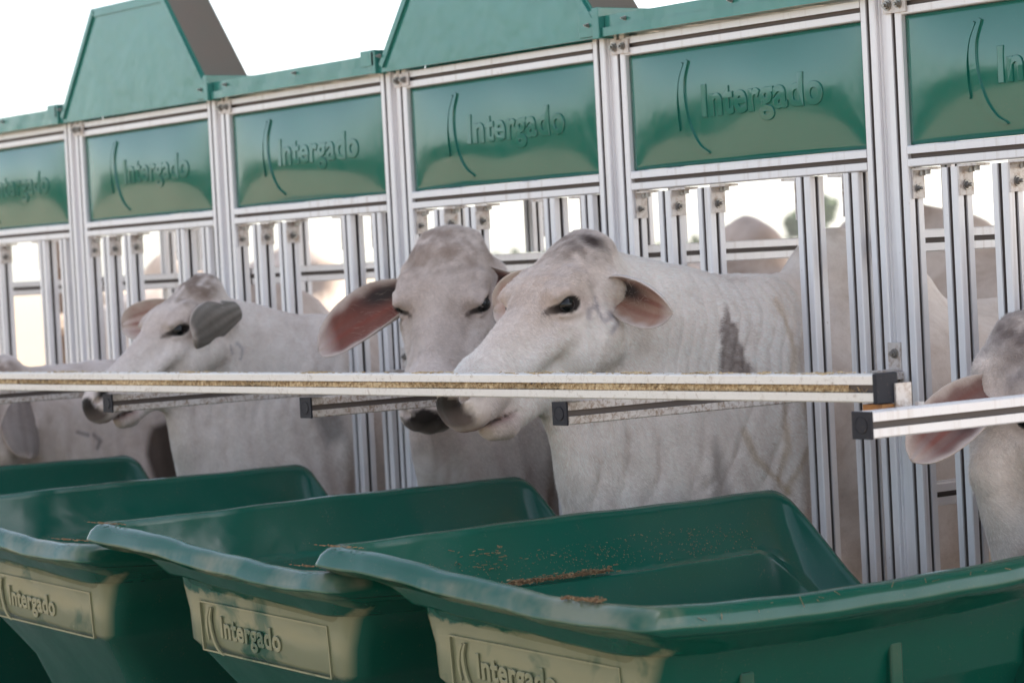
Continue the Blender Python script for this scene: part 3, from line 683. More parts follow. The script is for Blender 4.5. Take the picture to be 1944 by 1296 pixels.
def ear_patch(P0, dirv, nrm, L, W, curl0, curl1, droop=0, n=34, m=22, tip=.0, ripk=1.0):
    """cupped leaf: inner sheet and outer sheet joined along the rim"""
    d = np.array(dirv, float); d /= np.linalg.norm(d); nn = np.array(nrm, float); nn -= d*(nn@d); nn /= np.linalg.norm(nn); s = np.cross(nn, d)
    inner = np.zeros((n+1, m+1, 3)); outer = np.zeros((n+1, m+1, 3)); T = np.zeros((n+1, m+1)); U = np.zeros((n+1, m+1))
    for i in range(n+1):
        t = i/n; wd = W*.5*((.50+.50*math.sin(min(1, t/.50)*math.pi/2)) if t < .50 else math.sqrt(max(1e-4, 1-((t-.50)/.50)**2.3)))
        ph = curl0+(curl1-curl0)*t**.7; c0 = np.array(P0)+d*L*t+np.array([0, 0, -1])*droop*t*t+s*tip*t*t
        for j in range(m+1):
            u = -1+2*j/m; a = ph*u
            x = wd*math.sin(a)/ph; y = wd*(1-math.cos(a))/ph
            rip = .0035*ripk*math.sin(u*9+1.3)*(1-abs(u))*min(1, t*3)*(1-t*.4)
            p = c0+s*x+nn*(y+rip); nd = nn*math.cos(a)-s*math.sin(a)
            th = .0045*(1-abs(u)**4)*(1-t**6)+.0012
            inner[i, j] = p; outer[i, j] = p-nd*th*1.6; T[i, j] = t; U[i, j] = u
    V = np.concatenate([inner.reshape(-1, 3), outer.reshape(-1, 3)]); F = []; k = (n+1)*(m+1); q = m+1
    for i in range(n):
        for j in range(m):
            a = i*q+j; F.append((a, a+1, a+q+1, a+q)); F.append((k+a, k+a+q, k+a+q+1, k+a+1))
    for i in range(n):
        for j in (0, m):
            a = i*q+j; F.append((a, a+q, k+a+q, k+a) if j == 0 else (a, k+a, k+a+q, a+q))
    for j in range(m):
        a = n*q+j; F.append((a, a+1, k+a+1, k+a))
    return V, F, T.ravel(), U.ravel(), k
def make_cow(x0, y0, O, yaw, pitch, roll, label, neckb=(0, 0, 1.12), body_dir=0, creases=(), paint=None, ears=(), fine=.0052, eyes=(1, -1), low=False, dewlap=(), coatmul=(1, 1, 1), grp=None, body_off=(0, 0, 0), hump=.12, neck_r=(.105, .20), legs=True, z_face=None, turn=0, smudge=1.0, hs=1.0, fur=0, eye_w=.0878):
    """local frame: a forward (-Y world), b left (+X world), c up"""
    hs = np.array(hs if isinstance(hs, tuple) else (hs,)*3, float); hm_ = float(hs.mean())
    Rh = dirm(yaw, pitch, roll); O = np.array(O, float); nb = np.array(neckb, float); bo = np.array(body_off, float)
    am = O[0]+.60; f0 = -.05; f1 = am
    if low: fine = .016
    lo_c = .0; xs = axis_steps(-2.05+bo[0], max(am, .75), f0, f1, fine, .03); ys = axis_steps(min(-.44, O[1]-.34)+bo[1], max(.44, O[1]+.62*max(0, math.sin(yaw))+.2), -.18+min(0, O[1]), max(.18, O[1]+.15+.5*max(0, math.sin(yaw))*math.cos(pitch)), fine, .024)
    zs = axis_steps(-.02, max(1.62, O[2]+.12), .88, 1.60, fine, .028)
    X, Y, Z = np.meshgrid(xs, ys, zs, indexing='ij', sparse=True); X = X.astype(np.float32); Y = Y.astype(np.float32); Z = Z.astype(np.float32)
    P = (X, Y, Z)
    # ---- body and legs
    bx_, by_, bz_ = bo
    def b3(a, b, c): return (a+bx_, b+by_, c+bz_)
    D = cap(P, b3(-.50, 0, .98), b3(-1.35, 0, 1.00), .33, .335, .80)
    D = smin(D, cap(P, b3(-1.35, 0, 1.03), b3(-1.72, 0, 1.03), .30, .24, .85), .12)
    D = smin(D, cap(P, b3(-.42, 0, 1.10), b3(-.60, 0, .92), .26, .30, .84), .12)
    D = smin(D, cap(P, b3(-.40, 0, 1.36), b3(-.55, 0, 1.33), hump, hump*.85, .62), .10)
    hb = O+Rh@np.array([.06, 0, -.10]); hb2 = O+Rh@np.array([.12, 0, -.15])
    # neck: head -> neck base -> shoulder
    D = smin(D, cap(P, tuple(nb), b3(-.42, 0, 1.08), neck_r[1], .27, .72), .10)
    Nk = cap(P, tuple(hb), tuple(nb), neck_r[0], neck_r[1], .62)
    Nk = smin(Nk, cap(P, tuple(hb2), tuple(nb+np.array([0, 0, -.16])), .075, .17, .55), .06)
    D = smin(D, Nk, .06)
    for (A, B, ra, rb, sy) in dewlap: D = smin(D, cap(P, A, B, ra, rb, sy), .05)
    if legs:
        for sgn in (-1, 1):
            D = smin(D, cap(P, b3(-.50, .17*sgn, .80), b3(-.47, .165*sgn, .48), .105, .056), .06)
            D = smin(D, cap(P, b3(-.47, .165*sgn, .48), b3(-.50, .165*sgn, .12), .048, .033), .02)
            D = smin(D, cap(P, b3(-.50, .165*sgn, .12), b3(-.46, .165*sgn, .045), .034, .045), .02)
            D = smin(D, cap(P, b3(-1.55, .15*sgn, .86), b3(-1.48, .16*sgn, .62), .17, .085, .8), .06)
            D = smin(D, cap(P, b3(-1.48, .16*sgn, .62), b3(-1.66, .16*sgn, .44), .072, .046), .03)
            D = smin(D, cap(P, b3(-1.66, .16*sgn, .44), b3(-1.60, .16*sgn, .12), .044, .034), .02)
            D = smin(D, cap(P, b3(-1.60, .16*sgn, .12), b3(-1.56, .16*sgn, .045), .034, .045), .02)
        D = smin(D, cap(P, b3(-1.93, 0, 1.12), b3(-1.98, 0, .5), .030, .020), .03)
    if not low:    # loose hanging folds of the dewlap
        D = D+(.0055*np.sin(6.283*(X/.062+.45*np.sin(Z*9+X*4)+Y*1.5))*np.clip((X+.12)/.1, 0, 1)*np.clip((1.16-Z)/.18, 0, 1)*np.clip((Z-.6)/.1, 0, 1)).astype(np.float32)
    # ---- head, evaluated only near it
    ia = np.searchsorted(xs, [O[0]-.25, O[0]+.66]); ib = np.searchsorted(ys, [O[1]-.36, O[1]+.62]); ic = np.searchsorted(zs, [O[2]-.68, O[2]+.14])
    s = (slice(*ia), slice(*ib), slice(*ic))
    px, py, pz = X[s[0]]-O[0], Y[:, s[1]]-O[1], Z[:, :, s[2]]-O[2]
    q = [px*Rh[0, i]+py*Rh[1, i]+pz*Rh[2, i] for i in range(3)]
    Hd = (head_field([t_/h_ for t_, h_ in zip(q, hs)])*hm_).astype(np.float32)
    D = np.array(D, np.float32); D[s] = smin(D[s], Hd, .035)
    # ---- skin folds: grooves along curves given in side view (a, c)
    if creases:
        A2, C2 = X[:, 0, :][:, :], Z[0, 0, :]
        AA, CC = np.meshgrid(xs, zs, indexing='ij'); G = np.zeros_like(AA)
        for (pts, wd, dep) in creases:
            best = np.full(AA.shape, 9.0, np.float32); TT = np.zeros_like(best); n = len(pts)-1
            for i in range(n):
                (a0, c0), (a1, c1) = pts[i], pts[i+1]; dx, dz = a1-a0, c1-c0; LL = dx*dx+dz*dz
                t = np.clip(((AA-a0)*dx+(CC-c0)*dz)/LL, 0, 1); dd = np.hypot(AA-a0-t*dx, CC-c0-t*dz)
                mk = dd < best; best = np.where(mk, dd, best); TT = np.where(mk, (i+t)/n, TT)
            G += 1.05*dep*np.exp(-(best/wd)**2)*np.sin(math.pi*np.clip(TT*.94+.03, 0, 1))**.5
        D = D+G[:, None, :].astype(np.float32)
    V, F = surface_nets(xs, ys, zs, D)
    del D
    # ---- colours of the hide
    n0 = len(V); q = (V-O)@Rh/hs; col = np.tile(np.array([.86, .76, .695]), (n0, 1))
    def mixin(m, c): 
        m = np.clip(m, 0, 1)[:, None]; col[:n0] = col[:n0]*(1-m)+np.array(c)*m
    nz1 = vnoise(V, 6, 1); nz2 = vnoise(V, 22, 2); nz3 = vnoise(V, 55, 3)
    inh = (q[:, 0] > -.12) & (q[:, 0] < .62) & (np.abs(q[:, 1]) < .18) & (q[:, 2] > -.30) & (q[:, 2] < .12)
    H = inh.astype(float)
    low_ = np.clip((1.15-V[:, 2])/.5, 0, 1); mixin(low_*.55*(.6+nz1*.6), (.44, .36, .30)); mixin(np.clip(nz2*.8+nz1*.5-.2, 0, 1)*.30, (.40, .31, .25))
    mixin(H*np.exp(-((q[:, 0]-.20)**2/.20**2+(q[:, 2]+.02)**2/.06**2))*.6, (.56, .44, .37))
    pm = H*np.exp(-((q[:, 0]-.02)**2/.055**2+(q[:, 2]-.0)**2/.05**2))*smudge
    mixin(pm*(.62+.5*nz2+.35*nz3), (.25, .18, .14))
    mixin(H*np.exp(-((q[:, 0]-.10)**2/.05**2+(q[:, 2]-.01)**2/.03**2))*(.30+.35*nz3)*smudge, (.38, .30, .25))
    mixin(H*np.clip((q[:, 0]-.532+.010*nz2+.006*nz3)/.014, 0, 1)*np.clip((q[:, 2]+.118)/.02, 0, 1), (.022, .016, .014))
    mixin(H*np.exp(-((q[:, 0]-.505)**2+(np.abs(q[:, 1])-.045)**2+(q[:, 2]+.048)**2)/.020**2)*1.2, (.012, .009, .008))
    lipz = -.134-(np.clip(.50-q[:, 0], -.04, .1))*.27; mixin(H*np.exp(-((q[:, 2]-lipz)/.009)**2)*np.clip((q[:, 0]-.42)/.04, 0, 1), (.26, .12, .10))
    mixin(H*np.clip((q[:, 0]-.40)/.05, 0, 1)*np.clip((-.06-q[:, 2])/.05, 0, 1)*.45, (.55, .43, .40))
    ex = np.abs(q[:, 1])
    # almond of dark skin round the eye, drawn out to a point in front
    eh = (q[:, 0]-.190)*.955+(q[:, 2]+.046)*.29; ev = (q[:, 2]+.046)*.955-(q[:, 0]-.190)*.29
    half = np.where(eh > 0, .0160*np.clip(1-eh/.056, 0, 1)**.8, .0160*np.clip(1-(eh/-.034)**2, 0, 1)**.5); ev2 = ev+np.where(eh > 0, eh*.10, 0)
    mixin(H*(ex > .055)*np.clip((half-np.abs(ev2))/.003+.5, 0, 1)*(eh > -.035)*(eh < .052), (.018, .014, .013))
    rim = np.hypot(eh/.05, ev/.030); mixin(H*(ex > .05)*np.exp(-((rim-.9)/.25)**2)*.40, (.47, .36, .31))
    if paint: paint(V, q, mixin, (nz1, nz2, nz3))
    allV = [V]; allF = [F]; cols = [col]; base = len(V); faces = [tuple(f) for f in F]
    for e in ears:
        side = e['side']; P0 = O+Rh@(np.array([e.get('h', .045), side*e.get('w', .10), e.get('v', -.082)])*hs)
        dv = np.array(e['dir'], float); nv = np.array(e['nrm'], float)
        if e.get('head', False): dv = Rh@(dv*np.array([1, side, 1])); nv = Rh@(nv*np.array([1, side, 1]))
        dn = dv/np.linalg.norm(dv)
        EV, EF, T, U, k = ear_patch(P0-dn*.03, dv, nv, e.get('L', .25), e.get('W', .12), e.get('c0', 1.5), e.get('c1', .6), e.get('droop', .0), tip=e.get('tip', 0), ripk=e.get('rip', 1.0))
        faces += [tuple(i+base for i in f) for f in EF]; base += len(EV); allV.append(EV)
        ci = np.tile(np.array(e.get('inner', (.46, .25, .205))), (k, 1)); cr = np.array((.60, .50, .44))
        r = np.clip((np.abs(U)-.66+.05*np.sin(T*30))/.24, 0, 1)[:, None]; ci = ci*(1-r)+cr*r
        st = .5+.5*np.sin(U*14+1.0+.5*np.sin(T*5)); mm = (np.clip(st*2.2-1.0, 0, 1)*np.clip(1-np.abs(U)*1.1, 0, 1)*np.clip(T*4, 0, 1))[:, None]; sk = e.get('streak', .75); ci = ci*(1-mm*sk)+np.array((.24, .065, .045))*mm*sk
        dk = e.get('dark', (.28, .45, .22, .22)); mm = np.exp(-(((T-dk[0])/dk[2])**2+((U-dk[1])/dk[3])**2))[:, None]; mm = np.clip(mm*1.3, 0, 1); ci = ci*(1-mm)+np.array((.045, .034, .032))*mm
        mt = np.clip((T-.80)/.2, 0, 1)[:, None]; ci = ci*(1-mt)+cr*mt
        cb = np.clip(1-T*6, 0, 1)[:, None]*.5; ci = ci*(1-cb)+np.array((.10, .07, .06))*cb
        bk = e.get('back', (.56, .50, .46)); co_ = np.tile(np.array(bk), (k, 1)); sb = e.get('backstreak', .25); sm_ = (np.clip(np.sin(U*17+T*3)*.5+.35, 0, 1)*np.clip(1.15-T, 0, 1))[:, None]; co_ = co_*(1+sb*sm_); mo = np.clip((np.maximum(np.abs(U), T)-.90)/.10, 0, 1)[:, None]; co_ = co_*(1-mo)+cr*mo
        cols += [ci, co_]
    Vw = np.concatenate(allV); colr = np.concatenate(cols)*np.array(coatmul)
    W3 = np.stack([Vw[:, 1], -Vw[:, 0], Vw[:, 2]], -1)
    if turn: c_, s_ = math.cos(turn), math.sin(turn); W3 = np.stack([W3[:, 0]*c_-W3[:, 1]*s_, W3[:, 0]*s_+W3[:, 1]*c_, W3[:, 2]], -1)
    me = bpy.data.meshes.new('body'); me.from_pydata(W3.tolist(), [], faces); me.update()
    at_ = me.color_attributes.new('hide', 'FLOAT_COLOR', 'POINT'); buf = np.ones((len(Vw), 4), np.float32); buf[:, :3] = np.clip(colr, .004, 1); at_.data.foreach_set('color', buf.ravel())
    nrm = np.zeros(len(Vw)*3, np.float32); me.vertices.foreach_get('normal', nrm); nrm = nrm.reshape(-1, 3)
    if not low:
        Q_ = Vw[:n0]; dsp = .0016*vnoise(Q_*np.array([1, 1, .32]), 24, 11)+.0009*vnoise(Q_*np.array([1, 1, .40]), 62, 12)+.003*vnoise(Q_, 7, 13)
        W3[:n0] += nrm[:n0]*(dsp*np.clip((Q_[:, 2]-.5)/.2, .3, 1))[:, None]; me.vertices.foreach_set('co', W3.astype(np.float32).ravel()); me.update()
    root = empty('cow', (x0, y0, .0), label, 'cow', grp)
    if fur:
        rf = np.random.RandomState(61); ok = np.nonzero((W3[:n0, 1] < .05) & (nrm[:n0, 0]*.8-nrm[:n0, 1]*.6 > -.15) & (Vw[:n0, 2] > .80) & ~((q[:, 0] > .50) & (np.abs(q[:, 1]) < .12)))[0]
        ed = np.hypot(q[:, 0]-.19, q[:, 2]+.047); ok = ok[(ed[ok] > .040) | (np.abs(q[ok, 1]) < .05)]
        k_ = ok[rf.randint(len(ok), size=fur)]; Pn = W3[k_]+rf.normal(size=(fur, 3))*.0025; Nn = nrm[k_]
        Pn -= Nn*(np.sum((Pn-W3[k_])*Nn, 1))[:, None]
        flow = np.tile(np.array([0., .75, -.75]), (fur, 1))+rf.normal(size=(fur, 3))*.22+np.stack([vnoise(Pn, 5, 3), vnoise(Pn, 5, 4), vnoise(Pn, 5, 5)], -1)*.5
        flow -= Nn*np.sum(flow*Nn, 1)[:, None]; flow /= np.linalg.norm(flow, axis=1)[:, None]
        sd_ = np.cross(Nn, flow); L_ = rf.uniform(.005, .011, fur)[:, None]
        TV = np.stack([Pn-sd_*.00032, Pn+sd_*.00032, Pn+flow*L_+Nn*L_*rf.uniform(.10, .38, fur)[:, None]], 1).reshape(-1, 3)
        fm = bpy.data.meshes.new('coat_hair'); fm.vertices.add(len(TV)); fm.vertices.foreach_set('co', TV.astype(np.float32).ravel())
        fm.loops.add(len(TV)); fm.loops.foreach_set('vertex_index', np.arange(len(TV), dtype=np.int32)); fm.polygons.add(fur); fm.polygons.foreach_set('loop_start', np.arange(0, len(TV), 3, dtype=np.int32)); fm.update(calc_edges=True)
        fa = fm.color_attributes.new('hide', 'FLOAT_COLOR', 'POINT'); cb_ = np.ones((len(TV), 4), np.float32); cb_[:, :3] = np.clip(np.repeat(colr[k_]*rf.uniform(.72, 1.22, fur)[:, None], 3, 0), .004, .85); fa.data.foreach_set('color', cb_.ravel())
        fo = link('coat_hair', fm, FURM, root); fo['kind'] = 'stuff'
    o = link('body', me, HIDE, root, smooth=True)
    if not low:
        sm = o.modifiers.new('smooth', 'SMOOTH'); sm.factor = .5; sm.iterations = 2
    for e in ears:
        if not e.get('hair'): continue
        side = e['side']; dv = np.array(e['dir'], float); nv = np.array(e['nrm'], float)
        if e.get('head', False): dv = Rh@(dv*np.array([1, side, 1])); nv = Rh@(nv*np.array([1, side, 1]))
        dv /= np.linalg.norm(dv); nv -= dv*(dv@nv); nv /= np.linalg.norm(nv); P0 = O+Rh@(np.array([e.get('h', .045), side*e.get('w', .10), e.get('v', -.082)])*hs)-dv*.03
        _, _, T_, U_, _k = ear_patch(P0, dv, nv, e.get('L', .25), e.get('W', .12), e.get('c0', 1.5), e.get('c1', .6), e.get('droop', .0))
        EV_ = _[:0] if False else ear_patch(P0, dv, nv, e.get('L', .25), e.get('W', .12), e.get('c0', 1.5), e.get('c1', .6), e.get('droop', .0))[0]
        rh = np.random.RandomState(77); hb_ = MB()
        for _i in range(e['hair']):
            edge = rh.rand() < .6
            j_ = rh.choice(np.nonzero((np.abs(U_) > .93) & (T_ > .12))[0]) if edge else rh.choice(np.nonzero((np.abs(U_) < .9) & (T_ > .10) & (T_ < .6))[0])
            q0 = EV_[j_]+rh.normal(size=3)*.0012; d_ = dv*rh.uniform(.4, 1.2)+nv*rh.uniform(.2, .9)*(.6 if edge else 1)+rh.normal(size=3)*.35; d_ /= np.linalg.norm(d_); l_ = rh.uniform(.008, .014) if edge else rh.uniform(.015, .034)
            s_ = np.cross(d_, rh.normal(size=3)); s_ /= np.linalg.norm(s_); s_ *= .00022
            q1 = q0+d_*l_*.5+nv*.001; q2 = q0+d_*l_-np.array([0, 0, 1])*l_*.15
            W_ = [(v_[1], -v_[0], v_[2]) for v_ in (q0-s_, q0+s_, q1-s_*.8, q1+s_*.8, q2)]
            hb_.add(W_, [(0, 1, 3, 2), (2, 3, 4)])
        eh_ = hb_.build('ear_hair', HAIRM, root); eh_['kind'] = 'stuff'
    for sgn in eyes:
        c = O+Rh@(np.array([.191, sgn*eye_w, -.0455])*hs); bm = bmesh.new(); bmesh.ops.create_uvsphere(bm, u_segments=24, v_segments=16, radius=.0185*hm_)
        me2 = bpy.data.meshes.new('eye'); 
        cw = Vector((c[1], -c[0], c[2]))
        if turn: cw = Matrix.Rotation(turn, 3, 'Z')@cw
        for v in bm.verts: v.co = v.co+cw
        bm.to_mesh(me2); bm.free(); link('eye', me2, EYE, root, smooth=True)
    return root

def w2l(x0, pts):   # world Y, Z pairs -> side view (a, c)
    return [(-y, z) for y, z in pts]
# -- the largest head, in profile, right of centre
cr3 = []
rgc = np.random.RandomState(9)
for i in range(3): cr3.append(([(.655-.0*i, 1.345+.016*i), (.615, 1.372+.016*i), (.570, 1.365+.018*i), (.548-.008*i, 1.335+.008*i)], .0045, .0020))
for i in range(2): cr3.append(([(.640, 1.285-.016*i), (.600, 1.275-.016*i), (.565, 1.290-.02*i)], .0045, .0016))
for i in range(7): cr3.append(([(.405-.014*i, 1.235+.006*i), (.410-.014*i, 1.20), (.425-.013*i, 1.13)], .0050, .0016))
for i in range(3): cr3.append(([(.50+.016*i, 1.30), (.51+.016*i, 1.25), (.53+.016*i, 1.20)], .006, .0012))
for i in range(15):      # upright folds of the neck, spreading downwards
    a = .30-.030*i+rgc.normal()*.004; c = 1.335+.0*i
    bend = .012+.003*i
    cr3.append(([(a, c+.03), (a-.004, c-.06), (a+bend, c-.14), (a+bend*1.2, c-.22-.02*rgc.rand())], .0048, .0078))
for (p, wdt, dep) in [([(.47, 1.0), (.50, .92), (.48, .84)], .010, .008), ([(.40, 1.12), (.42, 1.0), (.46, .86)], .012, .007), ([(.33, 1.10), (.34, .98), (.42, .86)], .014, .009), ([(.22, 1.08), (.24, .98), (.33, .86)], .012, .009),
                   ([(.10, 1.12), (.14, 1.0), (.24, .86)], .010, .008), ([(.02, 1.12), (.05, 1.0), (.12, .86)], .010, .008), ([(.56, 1.08), (.545, .98), (.56, .88)], .010, .008), ([(.16, 1.02), (.20, .95), (.30, .90)], .008, .006),
                   ([(.455, 1.40), (.432, 1.36), (.430, 1.31), (.44, 1.26), (.47, 1.22)], .006, .005), ([(.47, 1.38), (.452, 1.34), (.450, 1.30), (.462, 1.26)], .005, .004),
                   ([(.60, 1.09), (.57, 1.06), (.56, 1.0)], .008, .008), ([(.33, 1.30), (.35, 1.22), (.38, 1.14)], .008, .004), ([(.36, 1.24), (.38, 1.16), (.41, 1.08)], .008, .003)]:
    cr3.append((p, wdt, dep))
def poly_mask(V, poly, soft=.004):
    a, c = V[:, 0], V[:, 2]; ins = np.zeros(len(V), bool); dist = np.full(len(V), 9.0); n = len(poly)
    for i in range(n):
        (x1, y1), (x2, y2) = poly[i], poly[(i+1) % n]
        cond = ((y1 > c) != (y2 > c)) & (a < (x2-x1)*(c-y1)/((y2-y1) if y2 != y1 else 1e-9)+x1); ins ^= cond
        dx, dy = x2-x1, y2-y1; t = np.clip(((a-x1)*dx+(c-y1)*dy)/(dx*dx+dy*dy+1e-12), 0, 1); dist = np.minimum(dist, np.hypot(a-x1-t*dx, c-y1-t*dy))
    return np.clip(.5+np.where(ins, dist, -dist)/soft, 0, 1)
def line_mask(V, pts, wd):
    a, c = V[:, 0], V[:, 2]; best = np.full(len(V), 9.0)
    for i in range(len(pts)-1):
        (x1, y1), (x2, y2) = pts[i], pts[i+1]; dx, dy = x2-x1, y2-y1; t = np.clip(((a-x1)*dx+(c-y1)*dy)/(dx*dx+dy*dy+1e-12), 0, 1)
        best = np.minimum(best, np.hypot(a-x1-t*dx, c-y1-t*dy))
    return np.clip(1.3-best/wd, 0, 1)
def paint3(V, q, mixin, nz):
    near = (V[:, 1] > 0).astype(float)
    Vj = V+np.stack([vnoise(V, 40, 8)*.003, 0*nz[0], vnoise(V, 30, 9)*.005], -1)
    mixin(near*poly_mask(Vj, [(.155, 1.295), (.140, 1.255), (.135, 1.21), (.118, 1.16), (.125, 1.135), (.185, 1.135), (.188, 1.17), (.186, 1.20), (.180, 1.25)], .006)*(.80+.2*vnoise(V, 90, 4)), (.22, .165, .145))
    mixin(near*poly_mask(V, [(.20, 1.03), (.175, .96), (.17, .85), (.235, .85), (.225, .95)], .02)*.6, (.33, .29, .26))
    for p in ([(.528, 1.315), (.532, 1.325), (.524, 1.332), (.512, 1.328)], [(.512, 1.335), (.510, 1.29), (.49, 1.287)], [(.500, 1.310), (.484, 1.308), (.476, 1.296), (.488, 1.288)], [(.488, 1.288), (.478, 1.272), (.484, 1.256), (.494, 1.252)]):
        pass
    for p in [[(0.5276, 1.291), (0.5249, 1.3067), (0.5063, 1.3125)], [(0.5050, 1.3292), (0.5023, 1.2998), (0.4930, 1.2822), (0.4771, 1.29)], [(0.4837, 1.2959), (0.4717, 1.2978), (0.4677, 1.2782), (0.4837, 1.2596)]]:
        mixin(near*line_mask(V, p, .0052)*.55, (.22, .20, .24))
    for p in ([(.13, 1.04), (.11, .98), (.07, .94), (.03, .90)], [(.045, 1.10), (.035, 1.0), (.055, .93)], [(.0, 1.10), (-.02, 1.0), (.03, .92), (.05, .86)], [(.02, 1.30), (.01, 1.20), (.035, 1.1)]):
        mixin(near*line_mask(V, p, .007)*.5, (.42, .29, .15))
    mixin(np.clip(1.6-np.sqrt((q[:, 0]-.010)**2/.020**2+(q[:, 2]+.012)**2/.03**2+(q[:, 1]-.045)**2/.028**2)*(1.1+.25*nz[1]), 0, 1), (.05, .030, .025))
    mixin(np.exp(-((q[:, 0]-.045)**2/.035**2+(q[:, 2]+.0)**2/.03**2+(q[:, 1]-.03)**2/.05**2))*(.35+.7*nz[2]), (.24, .19, .17))
O3 = (.468, 0, 1.448)
make_cow(-.01, 0, O3, R(2), R(33.5), 0, 'largest white cow, head in profile facing left, faint number brand beside its cupped ear', neckb=(.0, 0, 1.155), creases=cr3, paint=paint3, smudge=.9, fur=150000, eye_w=.0838,
         neck_r=(.105, .185), hump=.14, body_off=(.15, 0, -.05), hs=(.842, .97, 1.06),
         dewlap=[((.535, 0, 1.11), (.43, 0, .82), .042, .085, .75), ((.40, 0, 1.10), (.33, 0, .80), .11, .15, .62), ((.25, 0, 1.05), (.20, 0, .75), .17, .22, .52), ((.0, 0, 1.0), (-.15, 0, .80), .2, .24, .6)],
         ears=[dict(side=1, dir=(.02, 1, -.20), nrm=(1, 0, -.05), L=.200, W=.128, c0=1.9, c1=1.15, h=.040, w=.085, v=-.100, droop=.015, inner=(.40, .24, .18), dark=(.28, .15, .30, .35), hair=260),
               dict(side=-1, dir=(.12, -1, -.22), nrm=(.95, .2, .1), L=.235, W=.125, c0=1.6, c1=.6, h=.05, w=.08, v=-.08, inner=(.52, .33, .28), dark=(.1, 0, .01, .01), streak=.2)])

# -- the profile head farther left, ear swung forward over the cheek
cr1 = [([(.40-.045*i, 1.27-.015*i), (.40-.045*i, 1.17), (.42-.04*i, 1.02)], .010, .004) for i in range(9)]
def paint1(V, q, mixin, nz):
    near = (V[:, 1] > 0).astype(float)
    mixin(near*poly_mask(V, [(.13, 1.14), (.10, 1.04), (.06, .96), (.02, .98), (.03, 1.08), (.06, 1.15)], .03)*.7, (.28, .25, .24))
    for p in ([(.32, 1.235), (.315, 1.215)], [(.30, 1.24), (.285, 1.225), (.292, 1.20)]): mixin(near*line_mask(V, p, .004)*.6, (.25, .24, .28))
    mixin(poly_mask(V, [(.50, 1.03), (.50, .98), (.42, .80), (.36, .80), (.40, .95)], .02)*.0, (.1, .07, .05))
make_cow(-1.69, 0, (.372, 0, 1.405), R(0), R(35), 0, 'white cow facing left, ear folded forward beside its eye, blackish tuft on its poll', neckb=(.0, 0, 1.12), creases=cr1, paint=paint1, smudge=1.7, fur=50000, hs=(.80, .86, .90),
         neck_r=(.085, .165), hump=.12, body_off=(.13, 0, -.10), coatmul=(.93, .93, .94),
         dewlap=[((.44, 0, 1.09), (.37, 0, .86), .045, .070, .75), ((.30, 0, 1.06), (.28, 0, .80), .09, .14, .62), ((.15, 0, 1.0), (.10, 0, .75), .15, .2, .52)],
         ears=[dict(side=1, dir=(1, .22, -.36), nrm=(.15, -1, .15), L=.175, W=.135, c0=1.5, c1=.75, h=.02, w=.10, v=-.115, back=(.16, .14, .12), rip=.5, backstreak=.8),
               dict(side=-1, dir=(.38, -1, -.12), nrm=(.95, .4, .1), L=.255, W=.115, c0=1.6, c1=.6, h=.05, w=.08, v=-.08, inner=(.50, .36, .31), dark=(.1, 0, .01, .01))])
# -- the frontal head, turned towards the alley
def paint2(V, q, mixin, nz):
    inh = (q[:, 0] > -.1)*(q[:, 0] < .3)
    mixin(inh*np.exp(-((q[:, 0]-.08)/.09)**2-((q[:, 2]-.0)/.05)**2)*(.42+.35*nz[1]), (.40, .30, .24))
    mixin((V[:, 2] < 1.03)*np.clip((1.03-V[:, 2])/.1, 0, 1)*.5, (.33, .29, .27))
make_cow(-.83, 0, (.250, .070, 1.475), R(36), R(54), R(-3), 'white cow looking out frontally, one broad reddish ear hanging to the left', neckb=(.02, 0, 1.15), paint=paint2, smudge=1.1, fur=80000, hs=(.825, 1.10, .99),
         neck_r=(.10, .18), hump=.13, body_off=(.12, 0, -.08), coatmul=(.92, .90, .90),
         creases=[([(.45-.03*i, 1.1), (.44-.03*i, .95), (.45-.03*i, .84)], .008, .004) for i in range(8)],
         dewlap=[((.30, .03, 1.16), (.22, 0, .84), .055, .08, .6), ((.20, 0, 1.06), (.10, 0, .80), .11, .15, .6)],
         ears=[dict(side=-1, head=True, dir=(.42, 1, -.05), nrm=(.10, .35, 1), L=.260, W=.165, c0=1.5, c1=.45, h=.14, w=.085, v=-.085, droop=.035, hair=200, inner=(.20, .075, .055), dark=(.30, -.55, .25, .28)),
               dict(side=1, head=True, dir=(.35, .8, -.75), nrm=(.10, -.25, 1), L=.24, W=.14, c0=1.5, c1=.6, h=.09, w=.09, v=-.085, inner=(.30, .13, .10))])
# -- the head at the right edge
def paint4(V, q, mixin, nz):
    inh = (q[:, 0] > -.15)*(q[:, 0] < .3)*(np.abs(q[:, 1]) < .16)*(q[:, 2] > -.2)
    mixin(inh*np.exp(-((q[:, 0]-.03)/.11)**2-((q[:, 2]-.0)/.09)**2)*(.62+.45*nz[1]), (.20, .165, .16))
make_cow(.90, 0, (.175, .035, 1.242), R(76), R(56), R(-4), 'white cow with mottled grey poll at the right edge, big ear hanging under the arm', neckb=(.0, 0, 1.10), paint=paint4, smudge=1.6, fur=60000, hs=.88,
         neck_r=(.10, .18), hump=.13, body_off=(.10, 0, -.02), coatmul=(.93, .91, .90), eyes=(1, -1),
         dewlap=[((.20, 0, 1.0), (.10, 0, .80), .11, .15, .6)],
         ears=[dict(side=-1, head=True, dir=(.42, 1, -.1), nrm=(-.15, .45, 1), L=.25, W=.13, c0=1.7, c1=.5, h=.10, w=.10, v=-.09, droop=.03, inner=(.24, .14, .12), dark=(.36, .4, .22, .3)),
               dict(side=1, head=True, dir=(.15, 1, -.25), nrm=(.10, -.25, 1), L=.25, W=.14, c0=1.5, c1=.6, h=.06, w=.09, v=-.085)])
